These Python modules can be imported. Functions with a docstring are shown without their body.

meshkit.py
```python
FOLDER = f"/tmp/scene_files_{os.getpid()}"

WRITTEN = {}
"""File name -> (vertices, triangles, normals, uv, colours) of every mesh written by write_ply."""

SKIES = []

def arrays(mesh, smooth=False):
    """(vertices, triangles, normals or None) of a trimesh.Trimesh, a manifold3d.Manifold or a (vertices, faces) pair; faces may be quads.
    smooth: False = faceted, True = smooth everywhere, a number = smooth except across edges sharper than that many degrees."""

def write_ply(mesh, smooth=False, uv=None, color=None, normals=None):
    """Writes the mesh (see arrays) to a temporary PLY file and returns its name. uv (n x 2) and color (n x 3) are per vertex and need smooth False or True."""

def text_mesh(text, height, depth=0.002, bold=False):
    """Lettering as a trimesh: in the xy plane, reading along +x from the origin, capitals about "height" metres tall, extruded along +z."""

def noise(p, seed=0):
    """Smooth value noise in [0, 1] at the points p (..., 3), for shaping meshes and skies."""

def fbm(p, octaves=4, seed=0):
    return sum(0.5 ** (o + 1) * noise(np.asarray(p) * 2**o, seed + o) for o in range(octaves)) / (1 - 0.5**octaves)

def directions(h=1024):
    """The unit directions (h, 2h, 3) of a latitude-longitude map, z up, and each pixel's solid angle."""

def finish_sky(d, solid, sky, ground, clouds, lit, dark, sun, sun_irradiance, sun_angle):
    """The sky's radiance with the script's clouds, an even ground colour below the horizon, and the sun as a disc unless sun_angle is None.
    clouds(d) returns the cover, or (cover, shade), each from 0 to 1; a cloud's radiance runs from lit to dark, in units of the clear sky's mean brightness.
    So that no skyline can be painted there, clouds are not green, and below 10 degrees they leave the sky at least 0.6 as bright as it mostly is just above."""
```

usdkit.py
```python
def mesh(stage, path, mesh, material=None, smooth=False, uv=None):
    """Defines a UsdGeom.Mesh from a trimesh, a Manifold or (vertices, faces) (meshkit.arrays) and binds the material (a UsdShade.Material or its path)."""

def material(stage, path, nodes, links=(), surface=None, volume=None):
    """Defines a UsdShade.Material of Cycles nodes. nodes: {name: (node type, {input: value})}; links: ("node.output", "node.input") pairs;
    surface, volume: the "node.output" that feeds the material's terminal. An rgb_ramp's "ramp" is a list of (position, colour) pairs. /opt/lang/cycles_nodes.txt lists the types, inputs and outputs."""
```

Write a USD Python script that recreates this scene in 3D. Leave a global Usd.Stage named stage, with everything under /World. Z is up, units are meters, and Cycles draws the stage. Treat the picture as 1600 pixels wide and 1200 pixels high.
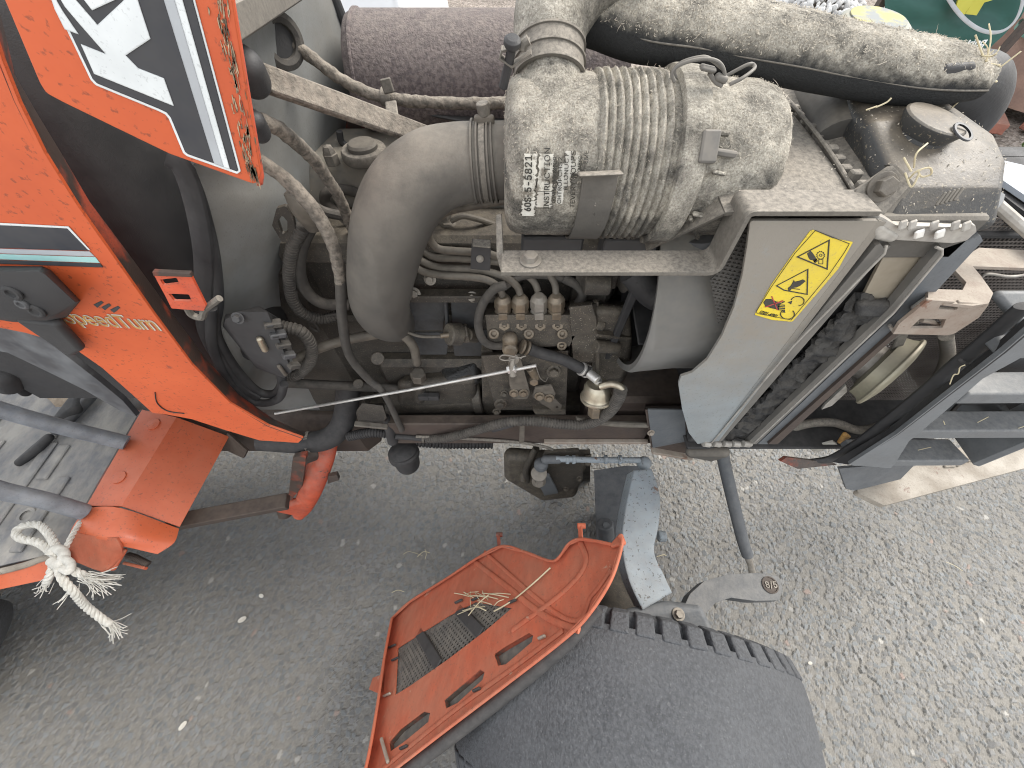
import math, random
import numpy as np, trimesh, manifold3d, shapely
import shapely.geometry as sg
from shapely import affinity
from scipy.spatial import cKDTree, ConvexHull
from pxr import Usd, UsdGeom, UsdLux, UsdShade, Gf, Sdf, Vt
import usdkit, meshkit

stage = Usd.Stage.CreateInMemory()
UsdGeom.SetStageUpAxis(stage, UsdGeom.Tokens.z)
UsdGeom.SetStageMetersPerUnit(stage, 1.0)
UsdGeom.Xform.Define(stage, '/World')

# ------------------------------------------------------------------ camera, sky, sun, exposure
FOC, PITCH, CAM_H = 620.0, math.radians(55.5), 1.30
cam = UsdGeom.Camera.Define(stage, '/World/camera')
cam.CreateHorizontalApertureAttr(36.0)
cam.CreateVerticalApertureAttr(27.0)
cam.CreateFocalLengthAttr(36.0 * FOC / 1600.0)
cam.CreateClippingRangeAttr(Gf.Vec2f(0.01, 500))
cam.AddTranslateOp().Set(Gf.Vec3d(0, 0, CAM_H))
cam.AddRotateXOp().Set(90 - math.degrees(PITCH))
EXPOSURE = 1.6
cam.CreateExposureAttr(EXPOSURE)

SUN_EL, SUN_AZ = math.radians(46), math.radians(66)      # azimuth from +Y towards +X
dome = UsdLux.DomeLight.Define(stage, '/World/sky')
dome.CreateIntensityAttr(1.0)
sky_mat = usdkit.material(stage, '/World/Looks/sky', {
    'sky': ('sky_texture', {'sky_type': 'single_scattering', 'sun_disc': False, 'sun_elevation': SUN_EL, 'sun_rotation': SUN_AZ}),
    'hz': ('mix_color', {'fac': 0.68, 'b': (6.6, 6.6, 6.5), 'use_clamp': True}),
    'bg': ('background_shader', {'strength': 0.095})},
    [('sky.color', 'hz.a'), ('hz.result', 'bg.color')], surface='bg.background')
UsdShade.MaterialBindingAPI.Apply(dome.GetPrim()).Bind(sky_mat)
dome.GetPrim().SetCustomDataByKey('label', 'bright overcast sky')
dome.GetPrim().SetCustomDataByKey('kind', 'structure')
sun = UsdLux.DistantLight.Define(stage, '/World/sun')
sun.CreateNormalizeAttr(True)
sun.CreateIntensityAttr(0.40)
sun.CreateAngleAttr(30.0)
sun.CreateColorAttr(Gf.Vec3f(1.0, 0.96, 0.9))
sun.AddRotateZOp().Set(-math.degrees(SUN_AZ))
sun.AddRotateXOp().Set(-(90 - math.degrees(SUN_EL)))      # tilt the -z axis so that light comes from azimuth/elevation

# ------------------------------------------------------------------ geometry helpers
CP, SP = math.cos(PITCH), math.sin(PITCH)
def ray(px, py):
    u, v = (px - 800) / FOC, (600 - py) / FOC
    return np.array([u, CP + v * SP, -SP + v * CP])
CAMP = np.array([0, 0, CAM_H])
def W(px, py, Y):
    d = ray(px, py); return CAMP + d * (Y / d[1])
def WZ(px, py, z):
    d = ray(px, py); return CAMP + d * ((z - CAM_H) / d[2])
def WX(px, py, X):
    d = ray(px, py); return CAMP + d * (X / d[0])
def WP(px, py, o, n):
    d = ray(px, py); return CAMP + d * (np.dot(o - CAMP, n) / np.dot(d, n))
def Ws(pts, Y=None):
    return np.array([W(p[0], p[1], p[2] if len(p) > 2 else Y) for p in pts])
def unit(v):
    v = np.asarray(v, float); return v / max(np.linalg.norm(v), 1e-12)
def cat(*ms):
    out = []
    for m in ms:
        if m is None: continue
        if isinstance(m, (list, tuple)): out += [x for x in m if x is not None]
        else: out.append(m)
    return trimesh.util.concatenate(out) if len(out) > 1 else out[0]
def tm(m):
    mm = m.to_mesh(); return trimesh.Trimesh(mm.vert_properties[:, :3], mm.tri_verts, process=False)
def frame(axis, hint=None):
    z = unit(axis)
    h = np.array(hint, float) if hint is not None else (np.array([0, 0, 1.0]) if abs(z[2]) < .9 else np.array([1.0, 0, 0]))
    x = unit(h - z * np.dot(h, z)); return x, np.cross(z, x), z
def spline(P, n=8):
    P = np.asarray(P, float)
    if len(P) < 3: return P
    Q = np.vstack([2 * P[0] - P[1], P, 2 * P[-1] - P[-2]]); out = []
    for i in range(1, len(Q) - 2):
        a, b, c, d = Q[i - 1:i + 3]
        for t in np.linspace(0, 1, n, endpoint=False):
            out.append(.5 * ((2 * b) + (c - a) * t + (2 * a - 5 * b + 4 * c - d) * t * t + (3 * b - a - 3 * c + d) * t ** 3))
    out.append(P[-1]); return np.array(out)
def resample(P, step):
    L = np.r_[0, np.cumsum(np.linalg.norm(np.diff(P, axis=0), axis=1))]
    n = max(2, int(L[-1] / step) + 1); s = np.linspace(0, L[-1], n)
    return np.stack([np.interp(s, L, P[:, k]) for k in range(P.shape[1])], 1), s
def tube(P, r, n=12, sm=8, ribs=None, flat=1.0, hint=None, step=None, rough=0, seed=0):
    """P: world points; r: a radius, a list per point, or a list of (radius along hint side, across)"""
    P = np.asarray(P, float)
    R = np.full(len(P), r, float) if np.ndim(r) == 0 else np.asarray(r, float)
    C = spline(np.c_[P, R], sm) if len(P) > 2 and sm else np.c_[P, R]
    if ribs:
        C, s = resample(C, ribs[0] / 6); 
        C[:, 3] *= 1 + ribs[1] * (np.sin(2 * np.pi * s / ribs[0]) > -.2)
    elif step:
        C, s = resample(C, step)
    Q, R = C[:, :3], C[:, 3]
    T = np.gradient(Q, axis=0); T /= np.linalg.norm(T, axis=1, keepdims=True) + 1e-12
    x, y, _ = frame(T[0], hint); rings = []
    ang = np.linspace(0, 2 * np.pi, n, endpoint=False)
    for i in range(len(Q)):
        x = unit(x - T[i] * np.dot(x, T[i])); y = np.cross(T[i], x)
        rr = R[i] * np.ones(n)
        ring = Q[i] + np.outer(np.cos(ang) * rr * flat, x) + np.outer(np.sin(ang) * rr, y)
        rings.append(ring)
    V = np.vstack(rings + [Q[:1], Q[-1:]]); F = []; m = len(Q)
    for i in range(m - 1):
        for k in range(n):
            a, b = i * n + k, i * n + (k + 1) % n
            F += [[a, b, b + n], [a, b + n, a + n]]
    for k in range(n):
        F += [[m * n, (k + 1) % n, k], [m * n + 1, (m - 1) * n + k, (m - 1) * n + (k + 1) % n]]
    if rough:
        nn = meshkit.fbm(V * 160, 3, seed) - .5
        cen = np.vstack([np.repeat(Q, n, 0), Q[:1], Q[-1:]])
        V = cen + (V - cen) * (1 + rough * nn[:, None])
    return trimesh.Trimesh(V, F, process=False)
def cyl(a, b, r, n=20, r2=None):
    a, b = np.asarray(a, float), np.asarray(b, float); r2 = r if r2 is None else r2
    L = np.linalg.norm(b - a); c = min(r, r2, L) * .12
    return lathe([(0, 0), (r - c, 0), (r, c), (r2, L - c), (r2 - c, L), (0, L)], a, b - a, n)
def lathe(prof, o, axis, n=28, hint=None):
    x, y, z = frame(axis, hint); o = np.asarray(o, float); ang = np.linspace(0, 2 * np.pi, n, endpoint=False); V = []; F = []
    for r, h in prof:
        V.append(o + z * h + r * (np.outer(np.cos(ang), x) + np.outer(np.sin(ang), y)))
    V = np.vstack(V)
    for i in range(len(prof) - 1):
        for k in range(n):
            a, b = i * n + k, i * n + (k + 1) % n
            F += [[a, b, b + n], [a, b + n, a + n]]
    m = trimesh.Trimesh(V, F, process=False); m.update_faces(m.nondegenerate_faces(height=1e-9)); return m
def hexnut(p, axis, r, h, n=6):
    return lathe([(0, 0), (r * .98, 0), (r, h * .12), (r, h * .85), (r * .88, h), (0, h)], p, axis, n)
def bolt(p, axis, r, h=None, washer=True):
    axis = unit(axis); h = h or r * .9; p = np.asarray(p, float); ms = []
    if washer: ms.append(lathe([(0, 0), (r * 1.45, 0), (r * 1.5, r * .05), (r * 1.5, r * .2), (r * 1.4, r * .25), (0, r * .25)], p, axis, 20)); p = p + axis * r * .25
    ms.append(hexnut(p, axis, r, h)); return cat(ms)
def hull(pts):
    return tm(manifold3d.Manifold.hull_points(np.asarray(pts, float)))
def rhull(pts, r, n=8):
    return tm(manifold3d.Manifold.batch_hull([manifold3d.Manifold.sphere(r, n * 4).translate([float(q) for q in p]) for p in pts]))
def cbox(lo, hi, c=.003):
    lo, hi = np.minimum(lo, hi).astype(float), np.maximum(lo, hi).astype(float); c = min(c, *(hi - lo) * .45); pts = []
    for sx in (0, 1):
        for sy in (0, 1):
            for sz in (0, 1):
                p = np.array([hi[0] if sx else lo[0], hi[1] if sy else lo[1], hi[2] if sz else lo[2]]); s = np.array([-1 if sx else 1, -1 if sy else 1, -1 if sz else 1]) * c
                for k in range(3):
                    q = p + s; q[k] = p[k]; pts.append(q)
    return hull(pts)
def bar(a, b, w, h, hint=None, c=.0015):
    """a box from a to b; w along the hint side, h across"""
    a, b = np.asarray(a, float), np.asarray(b, float); x, y, z = frame(b - a, hint); L = np.linalg.norm(b - a)
    m = cbox((-w / 2, -h / 2, 0), (w / 2, h / 2, L), c); T = np.eye(4); T[:3, 0], T[:3, 1], T[:3, 2], T[:3, 3] = x, y, z, a
    m.apply_transform(T); return m
def poly_ext(poly, th, T):
    gs = getattr(poly, 'geoms', [poly]); ms = []
    for g in gs:
        if g.is_empty or g.area < 1e-9 or g.geom_type != 'Polygon': continue
        ms.append(trimesh.creation.extrude_polygon(g, th, engine='earcut'))
    if not ms: return None
    m = cat(ms); m.apply_transform(T); return m
def plane_of(pts, nrm=None):
    P = np.asarray(pts, float); o = P.mean(0)
    if nrm is None: nrm = np.linalg.svd(P - o)[2][2]
    nrm = unit(nrm)
    if np.dot(nrm, CAMP - o) < 0: nrm = -nrm
    x, y, z = frame(nrm, (1, 0, 0) if abs(nrm[0]) < .9 else (0, 0, 1)); T = np.eye(4); T[:3, 0], T[:3, 1], T[:3, 2], T[:3, 3] = x, y, z, o
    return T
def to2(T, P):
    return (np.asarray(P, float) - T[:3, 3]) @ T[:3, :2]
def plate(pts, th=.004, holes=(), rnd=0, lift=0, T=None, buf=0):
    """flat plate: outline of world points (its outer face passes through them), thickness away from the viewer"""
    T = plane_of(pts) if T is None else T
    p = sg.Polygon(to2(T, pts), [to2(T, h) for h in holes])
    if not p.is_valid: p = p.buffer(0)
    if buf: p = p.buffer(buf)
    if rnd: p = p.buffer(-rnd).buffer(2 * rnd, 6).buffer(-rnd, 6)
    S = np.eye(4); S[2, 3] = -th + lift
    return poly_ext(p, th, T @ S)
def pplate(px, Y, th=.004, holes=(), rnd=0, lift=0):
    return plate(Ws(px, Y), th, [Ws(h, Y) for h in holes], rnd, lift)
def solid(V, F, th):
    """sheet given by vertices and quads or triangles, thickened backwards along its normals"""
    m = trimesh.Trimesh(*meshkit.arrays((V, F))[:2], process=False); V, F = np.array(m.vertices), np.array(m.faces)
    fn = np.cross(V[F[:, 1]] - V[F[:, 0]], V[F[:, 2]] - V[F[:, 0]]); N = np.zeros_like(V)
    for k in range(3): np.add.at(N, F[:, k], fn)
    if (N.sum(0) * (CAMP - V.mean(0))).sum() < 0: F = F[:, ::-1]; N = -N
    N /= np.linalg.norm(N, axis=1, keepdims=True) + 1e-12; n = len(V)
    E = np.sort(np.vstack([F[:, [0, 1]], F[:, [1, 2]], F[:, [2, 0]]]), 1); D = np.vstack([F[:, [0, 1]], F[:, [1, 2]], F[:, [2, 0]]])
    _, inv, cnt = np.unique(E, axis=0, return_inverse=True, return_counts=True); B = D[cnt[inv.ravel()] == 1]
    S = np.vstack([np.c_[B[:, 1], B[:, 0], B[:, 0] + n], np.c_[B[:, 1], B[:, 0] + n, B[:, 1] + n]])
    return trimesh.Trimesh(np.vstack([V, V - N * th]), np.vstack([F, F[:, ::-1] + n, S]), process=False)
def grid_sheet(rows, th=.003, sm=0):
    """rows: list of polylines (same count) of world points"""
    G = np.array(rows, float)
    if sm:
        G = np.array([spline(g, sm) for g in G]); G = np.swapaxes(np.array([spline(G[:, j], sm) for j in range(G.shape[1])]), 0, 1) if len(G) > 2 else G
    a, b = G.shape[:2]; V = G.reshape(-1, 3); F = [[i * b + j, i * b + j + 1, (i + 1) * b + j + 1, (i + 1) * b + j] for i in range(a - 1) for j in range(b - 1)]
    return solid(V, np.array(F), th)
def strap(P, width, th, dirn, sm=0):
    """a flat strap following P (world), its width along dirn"""
    P = spline(P, sm) if sm else np.asarray(P, float); d = np.asarray(dirn, float) * width
    return grid_sheet([P, P + d], th)
def text_on(txt, h, o, right, up, th=.0006, bold=False, fit=None):
    m = meshkit.text_mesh(txt, h, th, bold); r = unit(right); u = unit(np.asarray(up, float) - r * np.dot(up, r)); T = np.eye(4)
    if fit: m.apply_scale([fit / m.bounds[1][0], 1, 1])
    T[:3, 0], T[:3, 1], T[:3, 2], T[:3, 3] = r, u, np.cross(r, u), o; m.apply_transform(T); return m

# ------------------------------------------------------------------ scene helpers
USED = {}
def numbered(parent, name):
    k = parent + '/' + name; n = USED.get(k, 0); USED[k] = n + 1
    return k if n == 0 else f'{k}_{n:03d}'
def setdata(prim, **kw):
    for k, v in kw.items():
        if v: prim.SetCustomDataByKey(k, v)
def thing(name, label, cat_, group=None, kind=None, loc=(0, 0, 0)):
    p = numbered('/World', name); x = UsdGeom.Xform.Define(stage, p)
    if any(loc): x.AddTranslateOp().Set(Gf.Vec3d(*loc))
    setdata(x.GetPrim(), label=label, category=cat_, group=group, kind=kind); return p
def obj(name, mesh, material, parent='/World', smooth=35, label=None, **kw):
    p = numbered(parent, name); m = usdkit.mesh(stage, p, mesh, material, smooth)
    setdata(m.GetPrim(), label=label, **kw); return p

# ------------------------------------------------------------------ materials
MATS = {}
DUST = (.36, .31, .245)
def M(name, base, base2=None, s=30, rough=.55, metal=0, dust=0, dustcol=DUST, speck=0, speckcol=(.03, .025, .02), bump=.0, bs=400, coat=0, wear=0, wearcol=(.5, .42, .32), lo=.35, hi=.65, bevel=.0012, allround=0., stretch=None, spec=.5, dusts=55, specks=420, zdust=None, dz=(-.25, .75)):
    base2 = base2 or tuple(c * .7 for c in base)
    N = {'geo': ('geometry', {}), 'p': ('principled_bsdf', {'metallic': metal, 'coat_weight': coat, 'coat_roughness': .25, 'specular_ior_level': spec}),
         'n1': ('noise_texture', {'scale': s, 'detail': 6, 'roughness': .6}), 'm1': ('map_range', {'from_min': lo, 'from_max': hi, 'clamp': True}),
         'c1': ('mix_color', {'a': base, 'b': base2})}
    L = [('n1.fac', 'm1.value'), ('m1.result', 'c1.fac')]
    if stretch:
        N['map'] = ('mapping', {'scale': stretch}); L += [('geo.position', 'map.vector'), ('map.vector', 'n1.vector')]
    else: L += [('geo.position', 'n1.vector')]
    col = 'c1.result'
    if wear:
        N['n4'] = ('noise_texture', {'scale': 22, 'detail': 9, 'roughness': .72}); N['m4'] = ('map_range', {'from_min': .66 - wear * .12, 'from_max': .69 - wear * .1, 'clamp': True}); N['c4'] = ('mix_color', {'b': wearcol})
        L += [('geo.position', 'n4.vector'), ('n4.fac', 'm4.value'), ('m4.result', 'c4.fac'), (col, 'c4.a')]; col = 'c4.result'
    if speck:
        N['n3'] = ('noise_texture', {'scale': specks, 'detail': 3, 'roughness': .6}); N['m3'] = ('map_range', {'from_min': .60, 'from_max': .68, 'to_max': speck, 'clamp': True}); N['c3'] = ('mix_color', {'b': speckcol})
        L += [('geo.position', 'n3.vector'), ('n3.fac', 'm3.value'), ('m3.result', 'c3.fac'), (col, 'c3.a')]; col = 'c3.result'
    N['r'] = ('map_range', {'from_min': 0, 'from_max': 1, 'to_min': rough, 'to_max': min(1, rough + .2), 'clamp': True}); L += [('m1.result', 'r.value'), ('r.result', 'p.roughness')]
    if zdust:
        N['pz'] = ('separate_xyz', {}); N['zr'] = ('map_range', {'from_min': zdust[0], 'from_max': zdust[1], 'clamp': True}); N['zn'] = ('noise_texture', {'scale': 26, 'detail': 8, 'roughness': .75}); N['za'] = ('math', {'math_type': 'multiply_add', 'value2': .7, 'value3': -.15}); N['zs'] = ('math', {'math_type': 'multiply', 'use_clamp': True}); N['zm'] = ('map_range', {'from_min': .1, 'from_max': .75, 'to_max': .85, 'clamp': True}); N['zt'] = ('math', {'math_type': 'multiply', 'value2': 2.0}); N['c6'] = ('mix_color', {'b': dustcol})
        L += [('geo.position', 'pz.vector'), ('pz.z', 'zr.value'), ('geo.position', 'zn.vector'), ('zr.result', 'zs.value1'), ('zn.fac', 'zt.value1'), ('zt.value', 'zs.value2'), ('zs.value', 'zm.value'), ('zm.result', 'c6.fac'), (col, 'c6.a')]; col = 'c6.result'; N.pop('za')
    if dust:
        N['sx'] = ('separate_xyz', {}); N['mz'] = ('map_range', {'from_min': dz[0], 'from_max': dz[1], 'to_min': allround, 'to_max': 1, 'clamp': True})
        N['n2'] = ('noise_texture', {'scale': dusts, 'detail': 8, 'roughness': .72}); N['m2'] = ('map_range', {'from_min': .34, 'from_max': .62, 'to_min': .25, 'to_max': 1, 'clamp': True})
        N['mu'] = ('math', {'math_type': 'multiply'}); N['mu2'] = ('math', {'math_type': 'multiply', 'value2': dust, 'use_clamp': True}); N['c2'] = ('mix_color', {'b': dustcol})
        L += [('geo.normal', 'sx.vector'), ('sx.z', 'mz.value'), ('geo.position', 'n2.vector'), ('n2.fac', 'm2.value'), ('mz.result', 'mu.value1'), ('m2.result', 'mu.value2'), ('mu.value', 'mu2.value1'), ('mu2.value', 'c2.fac'), (col, 'c2.a')]; col = 'c2.result'
        if metal:
            N['im'] = ('math', {'math_type': 'multiply_add', 'value2': -metal, 'value3': metal, 'use_clamp': True}); L += [('mu2.value', 'im.value1'), ('im.value', 'p.metallic')]
    L.append((col, 'p.base_color'))
    nrm = None
    if bevel:
        N['bv'] = ('bevel', {'radius': bevel, 'samples': 4}); nrm = 'bv.bevel'
    if bump:
        N['nb'] = ('noise_texture', {'scale': bs, 'detail': 4, 'roughness': .65}); N['b'] = ('bump', {'strength': 1.0, 'distance': bump}); L += [('geo.position', 'nb.vector'), ('nb.fac', 'b.height')]
        if nrm: L.append((nrm, 'b.normal'))
        nrm = 'b.normal'
    if nrm: L.append((nrm, 'p.normal'))
    MATS[name] = usdkit.material(stage, '/World/Looks/' + name, N, L, surface='p.BSDF'); return MATS[name]

def felt(name, under, zr=(-.45, .55)):
    # matted chaff and dust over dark plastic: coarse patches where it has fallen off, fine light and dark flecks; it lies thickest on top
    N = {'g': ('geometry', {}), 's': ('separate_xyz', {}), 'z': ('map_range', {'from_min': zr[0], 'from_max': zr[1], 'to_min': under, 'to_max': 1.0, 'clamp': True}),
         'a': ('noise_texture', {'scale': 34, 'detail': 10, 'roughness': .72}), 'am': ('map_range', {'from_min': .24, 'from_max': .56, 'clamp': True}), 'mu': ('math', {'math_type': 'multiply'}), 'th': ('map_range', {'from_min': .12, 'from_max': .62, 'to_max': .97, 'clamp': True}),
         'f': ('noise_texture', {'scale': 520, 'detail': 5, 'roughness': .7}), 'fr': ('rgb_ramp', {'ramp': [(.26, (.12, .105, .086)), (.40, (.31, .28, .23)), (.56, (.43, .395, .33)), (.74, (.62, .58, .50))]}),
         'b': ('noise_texture', {'scale': 28, 'detail': 8, 'roughness': .7}), 'bm': ('map_range', {'from_min': .34, 'from_max': .64, 'to_min': .40, 'to_max': 1.5}), 'x': ('mix_color', {'blend_type': 'multiply', 'fac': 1.0}),
         'u': ('rgb_ramp', {'ramp': [(.35, (.02, .02, .02)), (.65, (.10, .093, .082) if under > .1 else (.032, .032, .031))]}), 'm': ('mix_color', {}), 'bv': ('bevel', {'radius': .001, 'samples': 4}), 'bp': ('bump', {'distance': .0032}), 'p': ('principled_bsdf', {'roughness': .85, 'specular_ior_level': .35})}
    L = [('g.normal', 's.vector'), ('s.z', 'z.value'), ('g.position', 'a.vector'), ('a.fac', 'am.value'), ('am.result', 'mu.value1'), ('z.result', 'mu.value2'), ('mu.value', 'th.value'), ('g.position', 'f.vector'), ('f.fac', 'fr.fac'), ('g.position', 'b.vector'), ('b.fac', 'bm.value'),
         ('fr.color', 'x.a'), ('bm.result', 'x.b'), ('f.fac', 'u.fac'), ('th.result', 'm.fac'), ('u.color', 'm.a'), ('x.result', 'm.b'), ('m.result', 'p.base_color'), ('f.fac', 'bp.height'), ('bv.bevel', 'bp.normal'), ('bp.normal', 'p.normal')]
    MATS[name] = usdkit.material(stage, '/World/Looks/' + name, N, L, surface='p.BSDF'); return MATS[name]
m_orange = M('orange_paint', (.56, .105, .033), (.48, .084, .026), 7, .36, coat=.12, speck=.5, specks=190, wear=.10, wearcol=(.30, .06, .03), dust=.42, dustcol=(.64, .24, .14), dusts=8, dz=(.0, 1.0), bump=.0002, bs=90)  # upward faces paler: pinkish dust film, plus light painted in for the step bracket
m_orange_worn = M('worn_orange_paint', (.60, .085, .028), (.42, .06, .025), 26, .55, speck=.6, dust=.35, wear=.55, wearcol=(.05, .035, .03), bump=.0005, bs=220)
m_orange_dirty = M('grimy_orange_paint', (.045, .028, .022), (.30, .045, .016), 16, .5, speck=.9, dust=.15, bump=.0004, lo=.50, hi=.66)
m_panel = M('faded_orange_paint', (.50, .092, .036), (.40, .072, .030), 42, .72, speck=.45, dust=.55, dustcol=(.36, .19, .12), dusts=9, wear=.16, wearcol=(.50, .34, .24), bump=.0005, bs=260, stretch=(1.7, .45, 1.2), specks=230)
m_black_paint = M('decal_black', (.022, .024, .03), (.035, .036, .04), 20, .38, dust=.15)
m_white_paint = M('decal_white', (.74, .76, .75), (.62, .64, .63), 16, .4, speck=.2)
m_grey_decal = M('decal_grey', (.42, .44, .45), (.36, .37, .38), 16, .4)
m_teal_decal = M('decal_teal', (.28, .55, .50), (.40, .60, .58), 16, .4)
m_gold_decal = M('decal_gold', (.58, .34, .10), (.35, .18, .06), 120, .4)
m_plastic = M('black_plastic', (.020, .020, .021), (.032, .031, .031), 24, .46, dust=.14, dustcol=(.20, .18, .16), bump=.0003, bs=700)
m_plastic_scuffed = M('scuffed_black_plastic', (.035, .036, .040), (.14, .145, .15), 18, .45, dust=.15, stretch=(1, .35, 1), lo=.45, hi=.75)
m_rubber = M('black_rubber', (.014, .014, .015), (.032, .031, .031), 30, .62, dust=.20, dustcol=(.22, .20, .18), bump=.0005, bs=300)
m_hose = M('dusty_hose_rubber', (.024, .022, .020), (.048, .043, .037), 60, .75, dust=.5, allround=.15, dustcol=(.21, .185, .155), bump=.0006, bs=420)
m_crust = M('dirt_crusted_hose', (.055, .047, .039), (.19, .16, .13), 150, .92, dust=.75, allround=.25, dustcol=(.34, .30, .245), bump=.0022, bs=330, lo=.4, hi=.6)
m_tank = M('dark_tank_plastic', (.022, .022, .022), (.042, .041, .039), 16, .42, dust=.9, dustcol=(.225, .185, .135), bump=.0004, bs=420, speck=.5, speckcol=(.40, .33, .22), dusts=20, specks=330, dz=(.5, 1.08))
m_dusty = M('dusty_black_moulding', (.050, .046, .041), (.080, .073, .063), 16, .62, dust=.85, allround=.06, dz=(-.15, .8), dustcol=(.25, .22, .178), bump=.0004, bs=500, speck=.25, dusts=14)
m_cleaner = felt('chaff_covered_moulding', .34)
m_duct = felt('chaff_covered_duct', .0, (-.12, .42))
m_grey_sheet = M('grey_painted_sheet', (.195, .205, .205), (.14, .14, .132), 8, .55, dust=.6, allround=.35, dustcol=(.24, .215, .175), bump=.0003, bs=500, speck=.3, dusts=9)
m_shroud = M('grey_shroud_paint', (.235, .262, .272), (.19, .205, .21), 10, .46, dust=.9, allround=.0, dustcol=(.235, .205, .165), bump=.0003, bs=600, speck=.4, dusts=26, specks=260, zdust=(.72, 1.04))
m_bracket = M('dusty_black_steel', (.060, .054, .046), (.10, .09, .075), 12, .7, dust=.85, dustcol=(.33, .292, .24), allround=.1, dusts=200, bump=.0003, bs=500)
m_engine = M('oily_engine_casting', (.014, .0125, .011), (.038, .033, .028), 30, .5, dust=.45, dustcol=(.20, .165, .12), bump=.0009, bs=240, speck=.3, speckcol=(.35, .30, .22))
m_engine_blue = M('dark_blue_grey_casting', (.038, .041, .044), (.022, .022, .023), 24, .5, dust=.3, dustcol=(.22, .19, .15), bump=.0007, bs=260)
m_pump = M('oily_brown_casting', (.056, .049, .041), (.023, .020, .018), 40, .5, dust=.7, dustcol=(.20, .168, .125), bump=.0010, bs=300, speck=.4, speckcol=(.45, .37, .24), allround=.1)
m_steel_dull = M('dull_steel', (.30, .28, .25), (.20, .18, .155), 50, .5, metal=.6, dust=.6)
m_brassy = M('oiled_plated_steel', (.22, .17, .115), (.12, .095, .07), 60, .42, metal=.6, dust=.45)
m_channel = M('dark_grey_channel', (.10, .097, .09), (.15, .14, .125), 30, .5, metal=.2, dust=.5, dustcol=(.26, .225, .18))
m_bright = M('bright_zinc', (.72, .70, .66), (.55, .53, .5), 80, .32, metal=.85, dust=.15)
m_zinc_yellow = M('yellow_zinc', (.58, .52, .40), (.38, .33, .25), 60, .26, metal=.9, dust=.12)
m_line = M('dusty_steel_pipe', (.065, .055, .045), (.14, .12, .095), 60, .58, dust=.65, dustcol=(.22, .195, .16), metal=.25, allround=.1, bump=.0004, bs=500)
m_blue_grey = M('chipped_blue_grey_paint', (.34, .39, .42), (.25, .285, .31), 14, .48, dust=.25, speck=.8, specks=150, wear=.35, wearcol=(.15, .075, .05), bump=.0006, bs=150, bevel=.006)
m_dark_grey = M('worn_dark_grey_paint', (.070, .078, .086), (.115, .122, .128), 24, .5, dust=.35, dustcol=(.26, .25, .235), speck=.4, bump=.0006, bs=160)
m_nose = M('grey_nose_plastic', (.095, .10, .104), (.135, .142, .147), 20, .5, dust=.55, speck=.3, dustcol=(.28, .27, .25), dusts=120, bump=.0003)
m_rust = M('rusty_steel', (.20, .14, .105), (.30, .25, .205), 26, .7, dust=.65, dustcol=(.42, .37, .30), wear=.35, wearcol=(.16, .07, .04), bump=.0007, bs=260, speck=.5, speckcol=(.12, .05, .03))
m_steel_arm = M('worn_grey_forging', (.066, .070, .075), (.11, .114, .115), 22, .5, metal=.2, dust=.4, dustcol=(.30, .28, .25), speck=.4, bump=.0006, bs=200)
m_rust_dark = M('dark_rusted_frame', (.034, .024, .021), (.060, .042, .033), 22, .55, dust=.35, dustcol=(.19, .15, .11), bump=.0007, bs=220)
m_bumper = M('dirty_cream_steel', (.33, .295, .245), (.20, .17, .135), 16, .62, dust=.25, wear=.35, wearcol=(.16, .10, .075), bump=.0008, bs=180, speck=.5)
m_foam = M('crumbling_black_foam', (.018, .018, .019), (.055, .053, .05), 45, .85, bump=.005, bs=110, dust=.15)
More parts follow.
